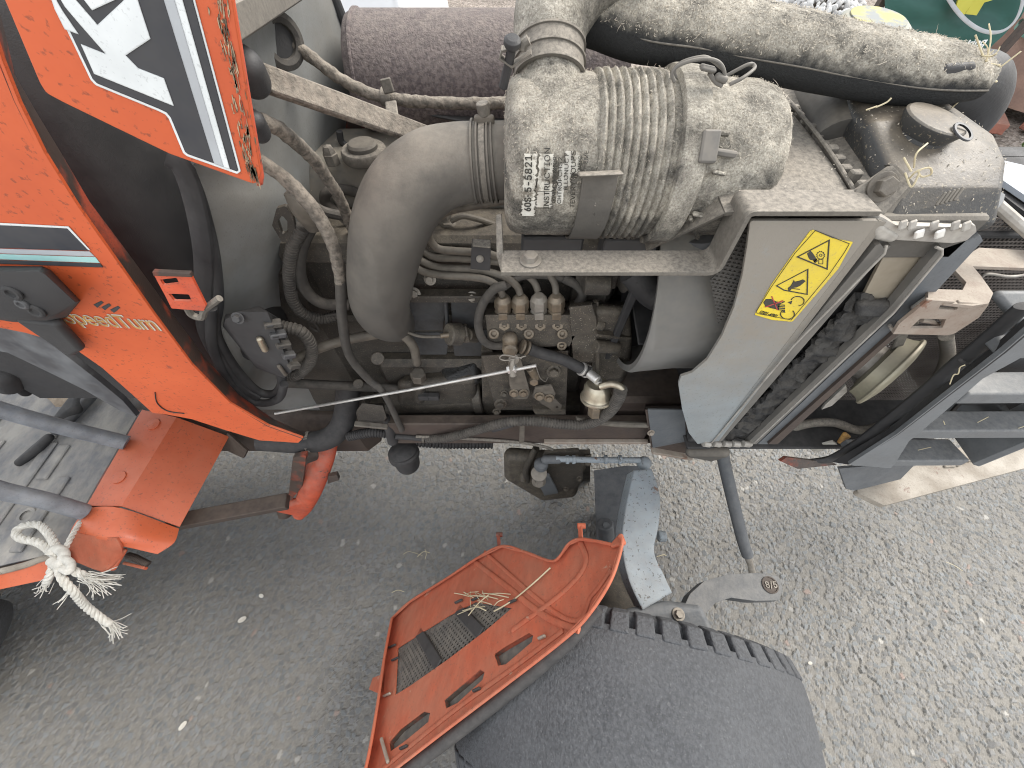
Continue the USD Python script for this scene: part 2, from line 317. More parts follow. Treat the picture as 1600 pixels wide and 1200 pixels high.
m_core = M('dusty_cooler_plate', (.21, .175, .125), (.29, .25, .19), 30, .6, dust=.5, bump=.0003)
m_alu = M('weathered_aluminium', (.45, .43, .39), (.28, .26, .235), 50, .45, metal=.55, dust=.4)
m_horn = M('yellow_passivated_horn', (.37, .345, .245), (.25, .23, .17), 20, .38, metal=.5, dust=.35)
m_muffler = M('rough_purple_brown_muffler', (.095, .074, .074), (.19, .155, .145), 170, .75, dust=.5, dustcol=(.27, .235, .20), bump=.0032, bs=260, dz=(0, .95), lo=.42, hi=.58)
m_yellow = M('warning_yellow', (.74, .56, .025), (.60, .45, .05), 14, .45, speck=.6, speckcol=(.28, .22, .10), dust=.45, dustcol=(.38, .32, .2), specks=260)
m_black_print = M('black_print', (.03, .028, .024), (.05, .045, .03), 90, .5)
m_red_print = M('red_print', (.48, .06, .06), (.40, .05, .05), 90, .5)
m_print_white = M('paper_white', (.62, .60, .54), (.45, .42, .36), 60, .7, dust=.35)
m_mesh = M('grille_wire', (.085, .07, .06), (.15, .13, .115), 30, .6, bevel=0)
m_mesh_dark = M('dark_perforated_mesh', (.040, .040, .040), (.065, .063, .06), 40, .6, dust=.4, bevel=0)
m_mat = M('worn_rubber_mat', (.13, .137, .15), (.34, .325, .295), 26, .75, dust=.3, bump=.0014, bs=90, stretch=(1, .5, 1), lo=.36, hi=.66)
m_rod = M('scuffed_grey_rod', (.11, .118, .135), (.22, .235, .255), 26, .45, speck=.4, dust=.25)
m_soil = M('sandy_dirt', (.36, .29, .215), (.26, .205, .15), 60, .95, bump=.003, bs=150)
m_straw = M('dry_straw', (.60, .53, .36), (.46, .39, .25), 30, .7, bevel=0)
m_chaff = M('pale_chaff', (.56, .50, .41), (.36, .32, .26), 300, .9, bevel=0)
m_rope = M('white_rope', (.62, .60, .54), (.46, .44, .39), 90, .85, bump=.0008, bs=900, bevel=0)
m_tyre = M('worn_tyre_rubber', (.036, .0375, .041), (.080, .083, .089), 210, .8, dust=.42, dusts=7, dustcol=(.125, .127, .13), bump=.0030, bs=190, speck=.28, speckcol=(.22, .22, .22), bevel=.004, specks=260, lo=.40, hi=.62)

# ================================================================== GROUND
def chip_ground():
    rng = np.random.default_rng(5)
    x0, x1, y0, y1, st = -1.5, 1.95, -.50, 1.25, .0032
    nx, ny = int((x1 - x0) / st), int((y1 - y0) / st)
    X, Y = np.meshgrid(np.linspace(x0, x1, nx), np.linspace(y0, y1, ny)); P = np.c_[X.ravel(), Y.ravel()]
    sp = .0122; gx, gy = np.meshgrid(np.arange(x0 - .03, x1 + .03, sp), np.arange(y0 - .03, y1 + .03, sp)); S = np.c_[gx.ravel(), gy.ravel()] + rng.uniform(-.48, .48, (gx.size, 2)) * sp
    S = S[rng.random(len(S)) > .12]
    warp = np.c_[meshkit.fbm(np.c_[P * 130, 0 * P[:, :1]], 2, 1), meshkit.fbm(np.c_[P * 130, 0 * P[:, :1]], 2, 2)] - .5
    d, i = cKDTree(S).query(P + warp * .006, k=2, workers=4)
    e = d[:, 1] - d[:, 0]; c = i[:, 0]
    hh = .0022 + rng.beta(2, 2.2, len(S)) * .0030; low = rng.random(len(S)) < .22; hh[low] = .0012
    tilt = rng.normal(0, .16, (len(S), 2)); tilt[low] *= .3; tone = rng.random(len(S)); big = meshkit.fbm(np.c_[P * 2.2, 0 * P[:, :1]], 3, 4)
    wear = np.clip((big - .20) * 3.2, .75, 1) * np.clip(.92 + P[:, 0] * .22, .72, 1.12)
    edge = np.clip((e - .0006) / .0034, 0, 1); edge = edge * edge * (3 - 2 * edge)
    fine = meshkit.fbm(np.c_[P * 420, 0 * P[:, :1]], 2, 9)
    z = ((.55 + .45 * edge) * (hh[c] + ((P - S[c]) * tilt[c]).sum(1)) + fine * .0006) * wear - .0042
    und = (meshkit.fbm(np.c_[P * 3, 0 * P[:, :1]], 3, 12) - .5) * .006; z += und
    rim = np.minimum.reduce([P[:, 0] - x0, x1 - P[:, 0], P[:, 1] - y0, y1 - P[:, 1]]); z -= np.clip(.06 - rim, 0, 1) * .2
    base = np.array([.182, .178, .170]); binder = np.array([.195, .182, .160])
    col = base * (.80 + .36 * tone[c])[:, None]
    cool = (rng.random(len(S))[c] > .6)[:, None]; col = np.where(cool, col * np.array([.93, .98, 1.02]), col)
    pale = (rng.random(len(S))[c] > .994)[:, None]; col = np.where(pale, np.array([.33, .315, .285]), col)
    pinkish = (rng.random(len(S))[c] > .997)[:, None]; col = np.where(pinkish, np.array([.26, .20, .17]), col)
    k = (edge * .9 * np.where(low[c], .15, 1))[:, None]; col = col * k + binder * (.75 + .5 * fine)[:, None] * (1 - k)
    col *= ((.86 + .32 * big) * np.clip(.98 + .11 * P[:, 0] + .25 * (meshkit.fbm(np.c_[P * 1.3, 0 * P[:, :1]], 3, 31) - .5), .76, 1.2))[:, None]  # lighter towards the right: some dust, some left-side shade put into the albedo
    V = np.c_[P, z]; idx = np.arange(nx * ny).reshape(ny, nx)
    q = np.stack([idx[:-1, :-1], idx[:-1, 1:], idx[1:, 1:], idx[1:, :-1]], -1).reshape(-1, 4)
    F = np.vstack([q[:, [0, 1, 2]], q[:, [0, 2, 3]]])
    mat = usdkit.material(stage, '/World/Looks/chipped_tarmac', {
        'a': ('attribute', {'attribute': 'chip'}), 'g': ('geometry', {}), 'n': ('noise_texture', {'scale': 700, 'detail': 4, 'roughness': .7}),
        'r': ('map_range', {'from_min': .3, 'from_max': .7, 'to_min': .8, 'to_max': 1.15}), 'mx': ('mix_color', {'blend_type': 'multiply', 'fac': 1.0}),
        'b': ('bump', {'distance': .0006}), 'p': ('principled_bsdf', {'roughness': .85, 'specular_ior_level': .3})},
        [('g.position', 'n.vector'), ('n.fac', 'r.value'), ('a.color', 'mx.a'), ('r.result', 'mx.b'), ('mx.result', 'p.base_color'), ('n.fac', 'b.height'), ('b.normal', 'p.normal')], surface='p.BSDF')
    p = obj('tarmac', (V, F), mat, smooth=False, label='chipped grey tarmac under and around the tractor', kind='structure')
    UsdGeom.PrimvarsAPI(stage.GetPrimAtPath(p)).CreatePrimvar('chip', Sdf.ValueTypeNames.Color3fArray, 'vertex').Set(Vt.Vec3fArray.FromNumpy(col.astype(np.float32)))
chip_ground()
def yard():
    rng = np.random.default_rng(3); n = 170
    g = np.sign(np.linspace(-1, 1, n)) * np.abs(np.linspace(-1, 1, n)) ** 2.2
    X, Y = np.meshgrid(g * 60 + 2, g * 60 + 2.5); P = np.c_[X.ravel(), Y.ravel()]
    z = (meshkit.fbm(np.c_[P * 3, P[:, :1] * 0], 4, 3) - .5) * .02 - .022
    idx = np.arange(n * n).reshape(n, n); q = np.stack([idx[:-1, :-1], idx[:-1, 1:], idx[1:, 1:], idx[1:, :-1]], -1).reshape(-1, 4)
    mat = usdkit.material(stage, '/World/Looks/gravelly_dirt', {
        'g': ('geometry', {}), 'v': ('voronoi_texture', {'scale': 55, 'feature': 'f1'}), 'n': ('noise_texture', {'scale': 3, 'detail': 8, 'roughness': .7}), 'w': ('separate_xyz', {}),
        'r': ('rgb_ramp', {'ramp': [(0, (.13, .11, .09)), (.5, (.24, .20, .165)), (1, (.36, .31, .27))]}), 'r2': ('map_range', {'from_min': .3, 'from_max': .7, 'to_min': .7, 'to_max': 1.2}),
        'mx': ('mix_color', {'blend_type': 'multiply', 'fac': 1.0}), 'b': ('bump', {'distance': .008}), 'p': ('principled_bsdf', {'roughness': .95})},
        [('g.position', 'v.vector'), ('g.position', 'n.vector'), ('v.color', 'w.vector'), ('w.x', 'r.fac'), ('n.fac', 'r2.value'), ('r.color', 'mx.a'), ('r2.result', 'mx.b'), ('mx.result', 'p.base_color'), ('v.distance', 'b.height'), ('b.normal', 'p.normal')], surface='p.BSDF')
    obj('yard_ground', (np.c_[P, z], q), mat, smooth=True, label='gravelly brown dirt of the yard beyond the tarmac', kind='structure')
yard()

# ================================================================== TRACTOR
T = thing('tractor', 'compact orange tractor with its engine bay open to view', 'tractor')
def part(name, mesh, mat, parent=T, smooth=35, label=None): return obj(name, mesh, mat, parent, smooth, label)
X_, Y_, Z_ = np.eye(3)
S420 = .2625                                     # source pixels per pixel of the enlarged crop used for the decals

# ---- raised hood side with its decal
HY = .31
hood_px = [(-60, -120), (8, 0), (62, 128), (72, 145), (100, 160), (265, 240), (396, 287), (404, 283), (407, 270), (388, 160), (362, 0), (345, -120)]
hood = part('hood', pplate(hood_px, HY, .003, rnd=.003), m_orange)
fl = [(342, -120), (359, 0), (385, 160), (404, 272), (402, 285)]
part('hood_edge', grid_sheet([Ws([(x - 1, y) for x, y in fl], HY + .0005), Ws([(x + 9, y + 3) for x, y in fl], HY + .030), Ws([(x + 4, y + 6) for x, y in fl], HY + .05)], .003), m_orange_worn, hood)
rng = np.random.default_rng(2)
fl2 = [(345, -20), (352, 40), (368, 110), (383, 190), (392, 250), (400, 280)]
cl = spline(Ws(fl2, HY - .0006), 10)
chips_ = []
for _ in range(170):
    k = rng.random(); i = int(k ** .7 * (len(cl) - 1)); c = cl[i] + np.array([rng.normal(-.0012, .0016), 0, rng.normal(0, .004)]); L = rng.uniform(.001, .0075); w = rng.uniform(.0002, .0009)
    t = unit(cl[min(i + 1, len(cl) - 1)] - cl[max(i - 1, 0)]); s = np.cross(t, Y_); a = rng.uniform(0, 6.28, 7).cumsum() * 0 + np.sort(rng.uniform(0, 6.28, 7)); rr = rng.uniform(.5, 1, 7)
    chips_.append(plate([c + t * L * math.cos(q) * r_ + s * w * math.sin(q) * r_ for q, r_ in zip(a, rr)], .0004, T=plane_of([c, c + t, c + s])))
part('chipped_paint', cat(chips_[:120]), M('bare_primer', (.50, .38, .24), (.14, .10, .07), 160, .8, bevel=0), hood, False, label='bare patches where the orange paint has flaked')
part('chipped_paint', cat(chips_[120:]), M('dark_flake', (.07, .055, .04), (.16, .12, .07), 160, .8, bevel=0), hood, False)
def zpx(l): return [(x * S420, y * S420) for x, y in l]
D0 = HY - .0007
border = [(130, -420), (305, 0), (400, 185), (540, 478), (570, 508), (940, 660), (982, 680), (1004, 706), (1090, 912), (1112, 930), (1412, 1036), (1433, 1020), (1160, 0), (1050, -420)]
bp = sg.Polygon(zpx(border))
part('decal_outline', pplate(zpx(border), D0, .0005, rnd=.0015), m_white_paint, hood)
ins = list(bp.buffer(-3.6, join_style='mitre').exterior.coords)[:-1]
part('decal_field', pplate(ins, D0 - .0004, .0004), m_black_paint, hood)
D1 = D0 - .0008
white1 = [(240, -200), (325, 55), (385, 175), (468, 205), (374, 68), (300, -60), (285, -200)]
part('decal_letter', pplate(zpx(white1), D1, .0003), m_white_paint, hood)
white2 = [(310, -200), (385, 40), (470, 140), (630, 322), (480, 262), (560, 440), (1035, 632), (975, 466), (822, 406), (748, 330), (895, 232), (818, -5), (790, -90), (690, 0), (548, 62), (498, 5), (440, -10), (370, -200)]
white2 = [(318, -200), (362, 0), (384, 38), (470, 140), (630, 322), (480, 262), (560, 440), (1035, 632), (975, 466), (822, 406), (748, 330), (895, 232), (818, -5), (750, -210), (700, -190), (770, -30), (580, 148), (452, 0), (400, -200)]
part('decal_letter', pplate(zpx(white2), D1, .0003), m_white_paint, hood)
part('decal_letter', pplate(zpx([(480, -60), (500, 0), (548, 62), (694, -5), (640, -120)]), D1, .0003), m_white_paint, hood)
part('decal_stripe', pplate(zpx([(880, -380), (975, 0), (1275, 975), (1332, 996), (1040, 0), (945, -380)]), D1, .0003), m_grey_decal, hood)
part('decal_stripe', pplate(zpx([(945, -380), (1040, 0), (1332, 996), (1368, 1007), (1086, 0), (990, -380)]), D1, .0003), m_white_paint, hood)

# ---- lower side cowl
CY = .33
cowl_px = [(-120, -40), (-20, 20), (4, 95), (30, 160), (70, 240), (120, 320), (180, 405), (240, 490), (300, 570), (360, 630), (420, 665), (474, 684), (466, 692), (405, 688), (352, 672), (300, 655), (262, 648), (238, 645), (205, 615), (160, 575), (110, 540), (40, 520), (-60, 500), (-200, 480)]
cowl = part('side_cowl', pplate(cowl_px, CY, .003, rnd=.002), m_orange)
cl_o = [(-20, 10), (4, 95), (30, 160), (70, 240), (120, 320), (180, 405), (240, 490), (300, 570), (360, 630), (420, 665), (474, 684)]
cl_i = [(0, 20), (24, 118), (55, 172), (95, 238), (140, 315), (200, 395), (262, 480), (318, 556), (372, 616), (428, 655), (478, 678)]
part('cowl_flange', grid_sheet([Ws(cl_o, CY + .0008), Ws([((a[0] + b[0]) / 2, (a[1] + b[1]) / 2) for a, b in zip(cl_o, cl_i)], CY + .012), Ws(cl_i, CY + .034)], .0025), m_orange_dirty, cowl)
C0 = CY - .0006
part('cowl_stripe', pplate([(-120, 346), (106, 357), (139, 392), (-120, 384)], C0, .0004), m_black_paint, cowl)
part('cowl_stripe', pplate([(-120, 385), (140, 393), (148, 401), (-120, 392)], C0, .0004), m_grey_decal, cowl)
part('cowl_stripe', pplate([(-120, 393), (149, 402), (156, 411), (-120, 401)], C0, .0004), m_teal_decal, cowl)
part('cowl_stripe', pplate([(-120, 402), (157, 412), (161, 418), (-120, 408)], C0, .0004), m_black_paint, cowl)
part('cowl_stripe', pplate([(-120, 342), (107, 354), (141, 391), (138, 391), (105, 357), (-120, 346)], C0 - .0003, .0003), m_white_paint, cowl)
o_ = W(104, 505, C0); r_ = W(253, 517, C0); up_ = W(104, 480, C0) - o_
hgt = np.linalg.norm(W(180, 512, C0) - W(176, 495, C0))
wid = np.linalg.norm(r_ - o_)
part('lettering', text_on('SpeedTurn', hgt * 1.0, o_ + unit(up_) * .001, r_ - o_, up_, .0003, True, fit=wid), m_print_white, cowl, False)
part('lettering', text_on('SpeedTurn', hgt * .94, o_ + np.array([.0006, -.0004, .0012]), r_ - o_, up_, .0003, False, fit=wid * .985), m_gold_decal, cowl, False)
part('scuff_mark', tube(Ws([(242, 613), (246, 630), (262, 642), (288, 646)], CY - .0008), .0012, 6, flat=.5), m_rubber, cowl)
part('scuff_mark', cat([pplate([(x, y), (x + 12, y - 6), (x + 16, y - 3), (x + 6, y + 5)], CY - .0004, .0003) for x, y in ((158, 480), (172, 484), (146, 476))]), m_black_paint, cowl)
# black lamp bracket with rubber buttons
sb = hull(np.vstack([Ws([(-60, 425), (62, 424), (70, 428), (118, 472), (96, 488), (72, 498), (20, 497), (-60, 480)], CY - .028), Ws([(-60, 415), (66, 416), (80, 422), (126, 470), (104, 496), (74, 505), (18, 503), (-60, 490)], CY - .001)]))
swb = part('lamp_bracket', sb, m_plastic)
for px, py, rr in ((20, 458, .0085), (35, 475, .0062), (57, 486, .0085)):
    p = W(px, py, CY - .029); part('button', lathe([(0, 0), (rr, 0), (rr, .002), (rr * .8, .0035), (rr * .55, .0035), (rr * .4, .0015), (0, .0015)], p + Y_ * .001, -Y_ + Z_ * .2, 20), m_rubber if rr > .007 else m_plastic_scuffed, swb)
part('mirror_arm', rhull(Ws([(40, 500), (110, 548), (122, 540), (90, 505)], CY - .012), .006), m_plastic)
# orange latch tab sticking past the cowl edge
tab = [(238, 425), (296, 428), (300, 434), (322, 478), (318, 486), (268, 482), (258, 462), (246, 440)]
lat = part('latch_tab', pplate(tab, CY - .004, .003, [[(250, 437), (276, 434), (280, 443), (256, 446)], [(263, 459), (295, 460), (300, 471), (272, 470)]], rnd=.001), m_orange_worn)
part('latch_lip', pplate([(238, 425), (296, 428), (300, 433), (240, 431)], CY - .009, .005), m_orange_dirty, lat)
part('latch_hook', tube(Ws([(292, 480), (300, 492), (315, 496), (320, 484), (335, 472), (343, 466)], CY + .002), .004, 8), m_bracket, lat)

# ---- black tank / steering column cover behind the cowl, rubber seal
tk = []
for X0, Y0, Z0, r in ((-.62, .50, 1.26, .09), (-.60, .50, .72, .09), (-.50, .50, 1.2, .09), (-.49, .50, .80, .09)):
    tk.append((X0, Y0, Z0, r))
part('tank_cover', tm(manifold3d.Manifold.batch_hull([manifold3d.Manifold.sphere(r, 40).translate([x, y, z]) for x, y, z, r in tk])), m_plastic)
part('dash_board', cbox((-.95, .42, .62), (-.62, .8, 1.25), .02), m_plastic)
seal = [(262, 246), (285, 262), (305, 320), (318, 400), (318, 470), (322, 520), (345, 565), (375, 605), (402, 622)]
part('rubber_seal', tube(Ws(seal, .385), .0105, 12, flat=.55, hint=Y_), m_rubber)
seal2 = [(290, 262), (312, 318), (332, 395), (340, 470), (336, 515), (352, 552), (378, 588), (404, 612), (428, 615), (440, 600), (438, 575)]
part('rubber_seal', tube(Ws(seal2, .392), .0075, 12), m_rubber)
seal3 = [(330, 480), (332, 540), (355, 590), (385, 622), (412, 630), (436, 622), (444, 600)]
part('rubber_seal', tube(Ws(seal3, .380), .0070, 12), m_rubber)

# ---- firewall
A = Ws([(300, -60, .40), (330, 60, .40), (345, 160, .40), (300, 270, .40), (318, 330, .40), (338, 420, .40), (345, 500, .40), (365, 570, .40), (390, 640, .40)])
Bm = Ws([(420, -60, .60), (440, 60, .60), (450, 160, .58), (420, 270, .50), (415, 330, .47), (405, 420, .46), (405, 500, .46), (415, 570, .46), (430, 640, .46)])
B = Ws([(505, -60, .78), (540, 50, .78), (562, 125, .76), (530, 250, .70), (500, 330, .60), (470, 420, .56), (475, 500, .54), (490, 570, .52), (500, 640, .50)])
fw = part('firewall', grid_sheet([A, Bm, B], .004, 4), m_grey_sheet)
part('firewall_edging', tube(Ws([(512, -30, .775), (543, 50, .775), (563, 125, .757), (546, 190, .73), (530, 250, .695)]), .007, 10), m_rubber, fw)
part('upper_crossbar', bar(W(330, 40, .36), W(450, -20, .62), .02, .03), m_bracket, fw)
def ring_on(p, axis, r, w, mat, parent, name='grommet'):
    return part(name, lathe([(r * .55, -.004), (r * .60, w), (r * .8, w * 1.3), (r, w), (r * 1.05, -.002)], p, axis, 28), mat, parent)
gp = W(437, 64, .585); ring_on(gp, (.80, -.55, .05), .027, .006, m_hose, fw)
part('grommet_hole', lathe([(0, 0), (.016, .0), (.016, .001), (0, .001)], gp + unit((.80, -.55, .05)) * .001, (.80, -.55, .05), 24), m_rubber, fw)
part('cable_boot', rhull(Ws([(385, 105, .40), (395, 125, .41), (378, 100, .40)]), .014), m_plastic, fw)
part('cable_boot', rhull(Ws([(396, 190, .395), (404, 205, .40)]), .010), m_plastic, fw)

# ---- hoses, cables and bars crossing the top
part('throttle_hose', tube(Ws([(440, 60, .60), (476, 82, .60), (540, 128, .60), (600, 152, .60), (700, 161, .60), (795, 161, .60)]), .0070, 14, step=.003, rough=.55), m_crust)
part('support_bar', bar(W(384, 112, .42), W(690, 222, .52), .022, .010, hint=(0, .6, .6)), m_crust)
part('hose_clip', cat(lathe([(.0088, -.006), (.0104, -.006), (.0104, .006), (.0088, .006)], W(604, 152, .60), W(640, 157, .60) - W(604, 152, .60), 24), bar(W(601, 122, .592), W(609, 146, .590), .014, .003, hint=X_), bar(W(610, 158, .588), W(614, 184, .565), .015, .003, hint=X_)), m_bracket)
part('coolant_hose', tube(Ws([(404, 188, .41), (440, 205, .43), (490, 250, .47), (528, 305, .49), (545, 345, .50), (556, 372, .52)]), [.0070, .0072, .0072, .0072, .0072, .0072], 14, step=.003, rough=.4, seed=3), m_crust)
hose3 = [(400, 248, .40), (440, 275, .41), (478, 312, .41), (505, 350, .41), (524, 395, .41), (532, 440, .41)]
part('fuel_hose', tube(Ws(hose3), [.0066, .0072, .0078, .0078, .0076, .0072], 14, step=.003, rough=.36, seed=5), m_crust)
part('fuel_hose', tube(Ws([(532, 438, .41), (535, 500, .41), (546, 555, .42), (575, 592, .42), (600, 615, .41), (628, 672, .40)]), [.0072, .0074, .0074, .0070, .0064, .0062], 14), m_hose)
part('pipe_loop', tube(Ws([(560, 345, .56), (525, 330, .56), (508, 314, .56), (512, 300, .56), (535, 296, .57), (560, 302, .58), (580, 312, .6)]), .0075, 12), m_hose)
part('pipe_clip', pplate([(520, 335), (545, 342), (560, 362), (538, 352)], .53, .003), m_bracket)
part('cable_fitting', tube(Ws([(450, 300, .45), (470, 325, .45), (492, 352, .46)]), [.006, .012, .012], 12), m_line)
part('hose', tube(Ws([(470, 308, .50), (505, 330, .51), (540, 338, .52)]), .007, 10), m_hose)
part('corrugated_conduit', tube(Ws([(474, 355, .46), (458, 385, .46), (452, 425, .46), (456, 465, .46), (474, 490, .46), (505, 498, .47), (535, 490, .48)]), .0078, 14, ribs=(.0052, .16)), m_hose)
part('coolant_hose', tube(Ws([(486, 352, .47), (472, 385, .47), (468, 425, .47), (480, 456, .47), (505, 474, .47), (545, 476, .48)]), .0088, 14), m_hose)
part('wire', tube(Ws([(462, 455, .46), (468, 485, .46), (490, 495, .47), (530, 490, .47)]), .0025, 8), m_hose)
part('wire', tube(Ws([(478, 490, .46), (495, 510, .46), (498, 518, .46), (486, 512, .46), (482, 496, .46)]), .0022, 8), m_hose)
flange = part('slotted_flange', pplate([(425, 352), (432, 326), (446, 322), (458, 338), (462, 362), (455, 380), (440, 378)], .455, .006, [[(434, 346), (441, 336), (449, 346), (449, 362), (441, 368)]], rnd=.002), m_engine)

# ---- fuse box
fb = part('fuse_box', hull(np.vstack([Ws([(352, 500), (372, 487), (418, 488), (456, 580), (445, 590), (392, 560)], .365), Ws([(348, 510), (352, 492), (405, 478), (440, 500), (440, 590), (400, 575)], .40)])), m_plastic)
part('mounting_lug', bolt(W(372, 497, .362), -Y_ * 1 + Z_ * .5, .0055), m_plastic_scuffed, fb)
for k in range(5):
    a = W(412 + 9.6 * k, 508 + 16 * k, .362); b = W(440 + 7 * k, 504 + 16.5 * k, .372)
    part('fuse', bar(a, b, .0085, .012, hint=Z_), m_plastic_scuffed if k % 2 else m_hose, fb)
    part('fuse_slot', bar(a * .7 + b * .3 + np.array([0, -.0065, .002]), a * .3 + b * .7 + np.array([0, -.0065, .002]), .004, .002, hint=Z_), m_rubber, fb)
part('fuse', rhull(Ws([(406, 530), (414, 546)], .362), .0045), m_zinc_yellow, fb)
part('fuse_lid_clip', rhull(Ws([(436, 572), (446, 585)], .362), .003), m_line, fb)
part('corrugated_conduit', tube(Ws([(440, 510, .42), (470, 518, .42), (486, 540, .42), (484, 566, .42), (466, 585, .42), (450, 588, .42)]), .0085, 14, ribs=(.0055, .15)), m_hose)

# ---- steel pipes lower left
part('hydraulic_pipe', tube(Ws([(462, 562, .43), (490, 548, .44), (530, 534, .45), (590, 522, .46), (625, 522, .47), (645, 540, .47), (652, 568, .465)]), .0085, 14), m_line)
un = part('union_nut', hexnut(W(654, 592, .465), W(650, 560, .465) - W(654, 592, .465), .0155, .020), m_line)
part('union_collar', cyl(W(655, 600, .465), W(656, 622, .468), .015), m_engine, un)
part('hydraulic_pipe', tube(Ws([(445, 598, .45), (520, 602, .46), (600, 606, .47), (660, 610, .48), (715, 600, .5)]), .0098, 14), m_hose)
part('throttle_rod', tube(Ws([(430, 646, .41), (640, 609, .40), (838, 571, .385)]), .0030, 10, sm=0), m_bright)
for px in (796, 804):
    p = W(px, 577 - (px - 796) * .2, .387); d = unit(W(838, 571, .385) - W(640, 609, .40)); part('lock_nut', hexnut(p - d * .003, d, .0075, .0055), m_bright)
part('pivot_stud', tube(Ws([(802, 556, .40), (800, 576, .385), (802, 586, .382)]), [.004, .0045, .006], 10, sm=0), m_steel_dull)
part('split_pin', tube(Ws([(822, 556), (808, 560), (790, 563), (781, 560), (785, 555), (798, 556), (815, 560)], .392), .0012, 6), m_steel_dull)

# ---- lower radiator hose, filter, misc under the cowl
part('lower_hose', tube(Ws([(545, 600, .50), (541, 640, .47), (532, 668, .44), (510, 686, .42), (470, 692, .41), (405, 690, .41)]), [.026, .026, .026, .0255, .024, .021], 20), m_rubber)
part('hose_clamp', lathe([(.0225, -.004), (.0262, -.004), (.0262, .004), (.0225, .004)], W(484, 691, .413), W(500, 688, .417) - W(470, 692, .41), 36), m_steel_dull)
ff = part('sediment_bowl', lathe([(0, 0), (.026, .001), (.029, .008), (.033, .040), (.035, .041), (.038, .044), (.038, .052), (.034, .056), (.036, .062), (.027, .072), (.014, .076), (0, .077)], W(640, 730, .40) + Z_ * .002, (-.12, .30, 1), 26), m_rubber)
part('filter_neck', tube(Ws([(614, 690, .40), (608, 668, .41), (602, 650, .42)]), [.012, .010, .008], 12), m_rubber, ff)
part('filter_spigot', cyl(W(618, 682, .40), W(668, 686, .40), .006), m_rubber, ff)
part('hose_spring_clip', cat([cyl(W(660 + q, 686, .40), W(664 + q, 686, .40), .009) for q in (0, 8)]), m_line, ff)
part('solenoid', hull(np.vstack([Ws([(558, 640), (566, 630), (598, 634), (604, 652), (600, 658), (562, 655)], .395), Ws([(556, 645), (600, 630), (606, 660), (560, 660)], .43)])), m_engine)
part('solenoid_plate', bar(W(554, 662, .392), W(606, 667, .392), .012, .006, hint=Y_), m_line)
part('corrugated_conduit', tube(Ws([(545, 682, .42), (580, 676, .42), (615, 678, .42)]), .010, 14, ribs=(.006, .15)), m_rubber)
conduit = [(668, 686, .40), (700, 684, .39), (745, 672, .385), (790, 660, .38), (835, 658, .38), (880, 663, .38), (920, 662, .38), (950, 645, .375), (966, 622, .37), (970, 608, .37)]
part('corrugated_conduit', tube(Ws(conduit), [.0085, .0088, .0088, .0088, .009, .0092, .0095, .010, .010, .010], 16, ribs=(.0060, .14)), m_hose, label='long ribbed hose under the fuel pump')
part('conduit_tape', tube(Ws([(770, 668, .383), (800, 659, .38)]), .0105, 12, sm=0), m_rubber)
part('rubber_bellows', tube(Ws([(650, 690, .52), (700, 693, .52), (770, 693, .52)]), .013, 14, ribs=(.010, .25)), m_rubber)

# ---- engine block and cylinder head
blk = part('engine_block', cat(cbox((-.34, .52, .50), (.16, .76, .93), .01), cbox((-.31, .50, .70), (.12, .54, .78), .008), cbox((-.28, .49, .56), (.0, .53, .66), .012)), m_engine)
for k, (x, y, w, h) in enumerate(((636, 470, 60, 46), (704, 470, 52, 44), (640, 520, 62, 34), (706, 516, 60, 40))):
    part('core_plug_recess', pplate([(x, y), (x + w, y), (x + w - 4, y + h), (x + 4, y + h)], .497, .012, rnd=.004), m_engine_blue, blk)
part('casting_rib', bar(W(640, 462, .485), W(780, 462, .485), .014, .02, hint=Z_), m_engine, blk)
part('casting_rib', bar(W(696, 466, .490), W(700, 520, .49), .006, .014, hint=X_), m_engine_blue, blk)
part('bell_housing', cbox((-.52, .50, .42), (-.33, .80, .90), .02), m_engine, blk)
part('cylinder_head', cbox((-.36, .50, .895), (.17, .78, .945), .008), m_pump, blk)
part('inlet_manifold', rhull([W(655, 415, .50) + Y_ * .03, W(800, 418, .50) + Y_ * .03, W(655, 452, .50) + Y_ * .03, W(800, 452, .50) + Y_ * .03], .022), m_engine, blk)
for px, py in ((672, 436), (738, 464), (648, 458)):
    part('block_bolt', bolt(W(px, py, .482), (-.1, -1, .45), .0065), m_steel_dull, blk)
part('dipstick_bracket', tube(Ws([(636, 430, .47), (640, 450, .47), (640, 468, .48)]), .0045, 8), m_bracket, blk)
vc = rhull([(-.305, .60, .955), (-.305, .70, .955), (.10, .60, .955), (.10, .70, .955), (-.29, .615, .985), (.08, .615, .985), (-.29, .69, .985), (.08, .69, .985)], .024)
vcp = part('valve_cover', vc, M('dusty_grey_casting', (.15, .145, .13), (.21, .20, .175), 30, .65, dust=.75, dustcol=(.30, .26, .2), bump=.0005, bs=400))
cp = WZ(572, 248, 1.009)
cap = part('oil_filler_cap', lathe([(0, 0), (.030, 0), (.032, .003), (.032, .012), (.030, .015), (0, .015)], cp, Z_, 32), m_bracket, vcp)
tb = cp + Z_ * .0148
part('cap_grip', tm(manifold3d.Manifold.cylinder(.007, .022, .020, 40)).apply_transform(trimesh.transformations.translation_matrix(tb)) if False else lathe([(0, 0), (.021, 0), (.021, .005), (.018, .008), (0, .008)], tb, Z_, 32), m_dusty, cap)
part('dome_nut', lathe([(0, 0), (.0105, 0), (.0105, .014), (.009, .015), (.0085, .019), (.006, .024), (0, .026)], WZ(521, 256, 1.008), Z_, 6), m_bracket, vcp)
part('rocker_stay', pplate([(655, 330), (664, 320), (676, 330), (670, 352)], .54, .004), m_rust)

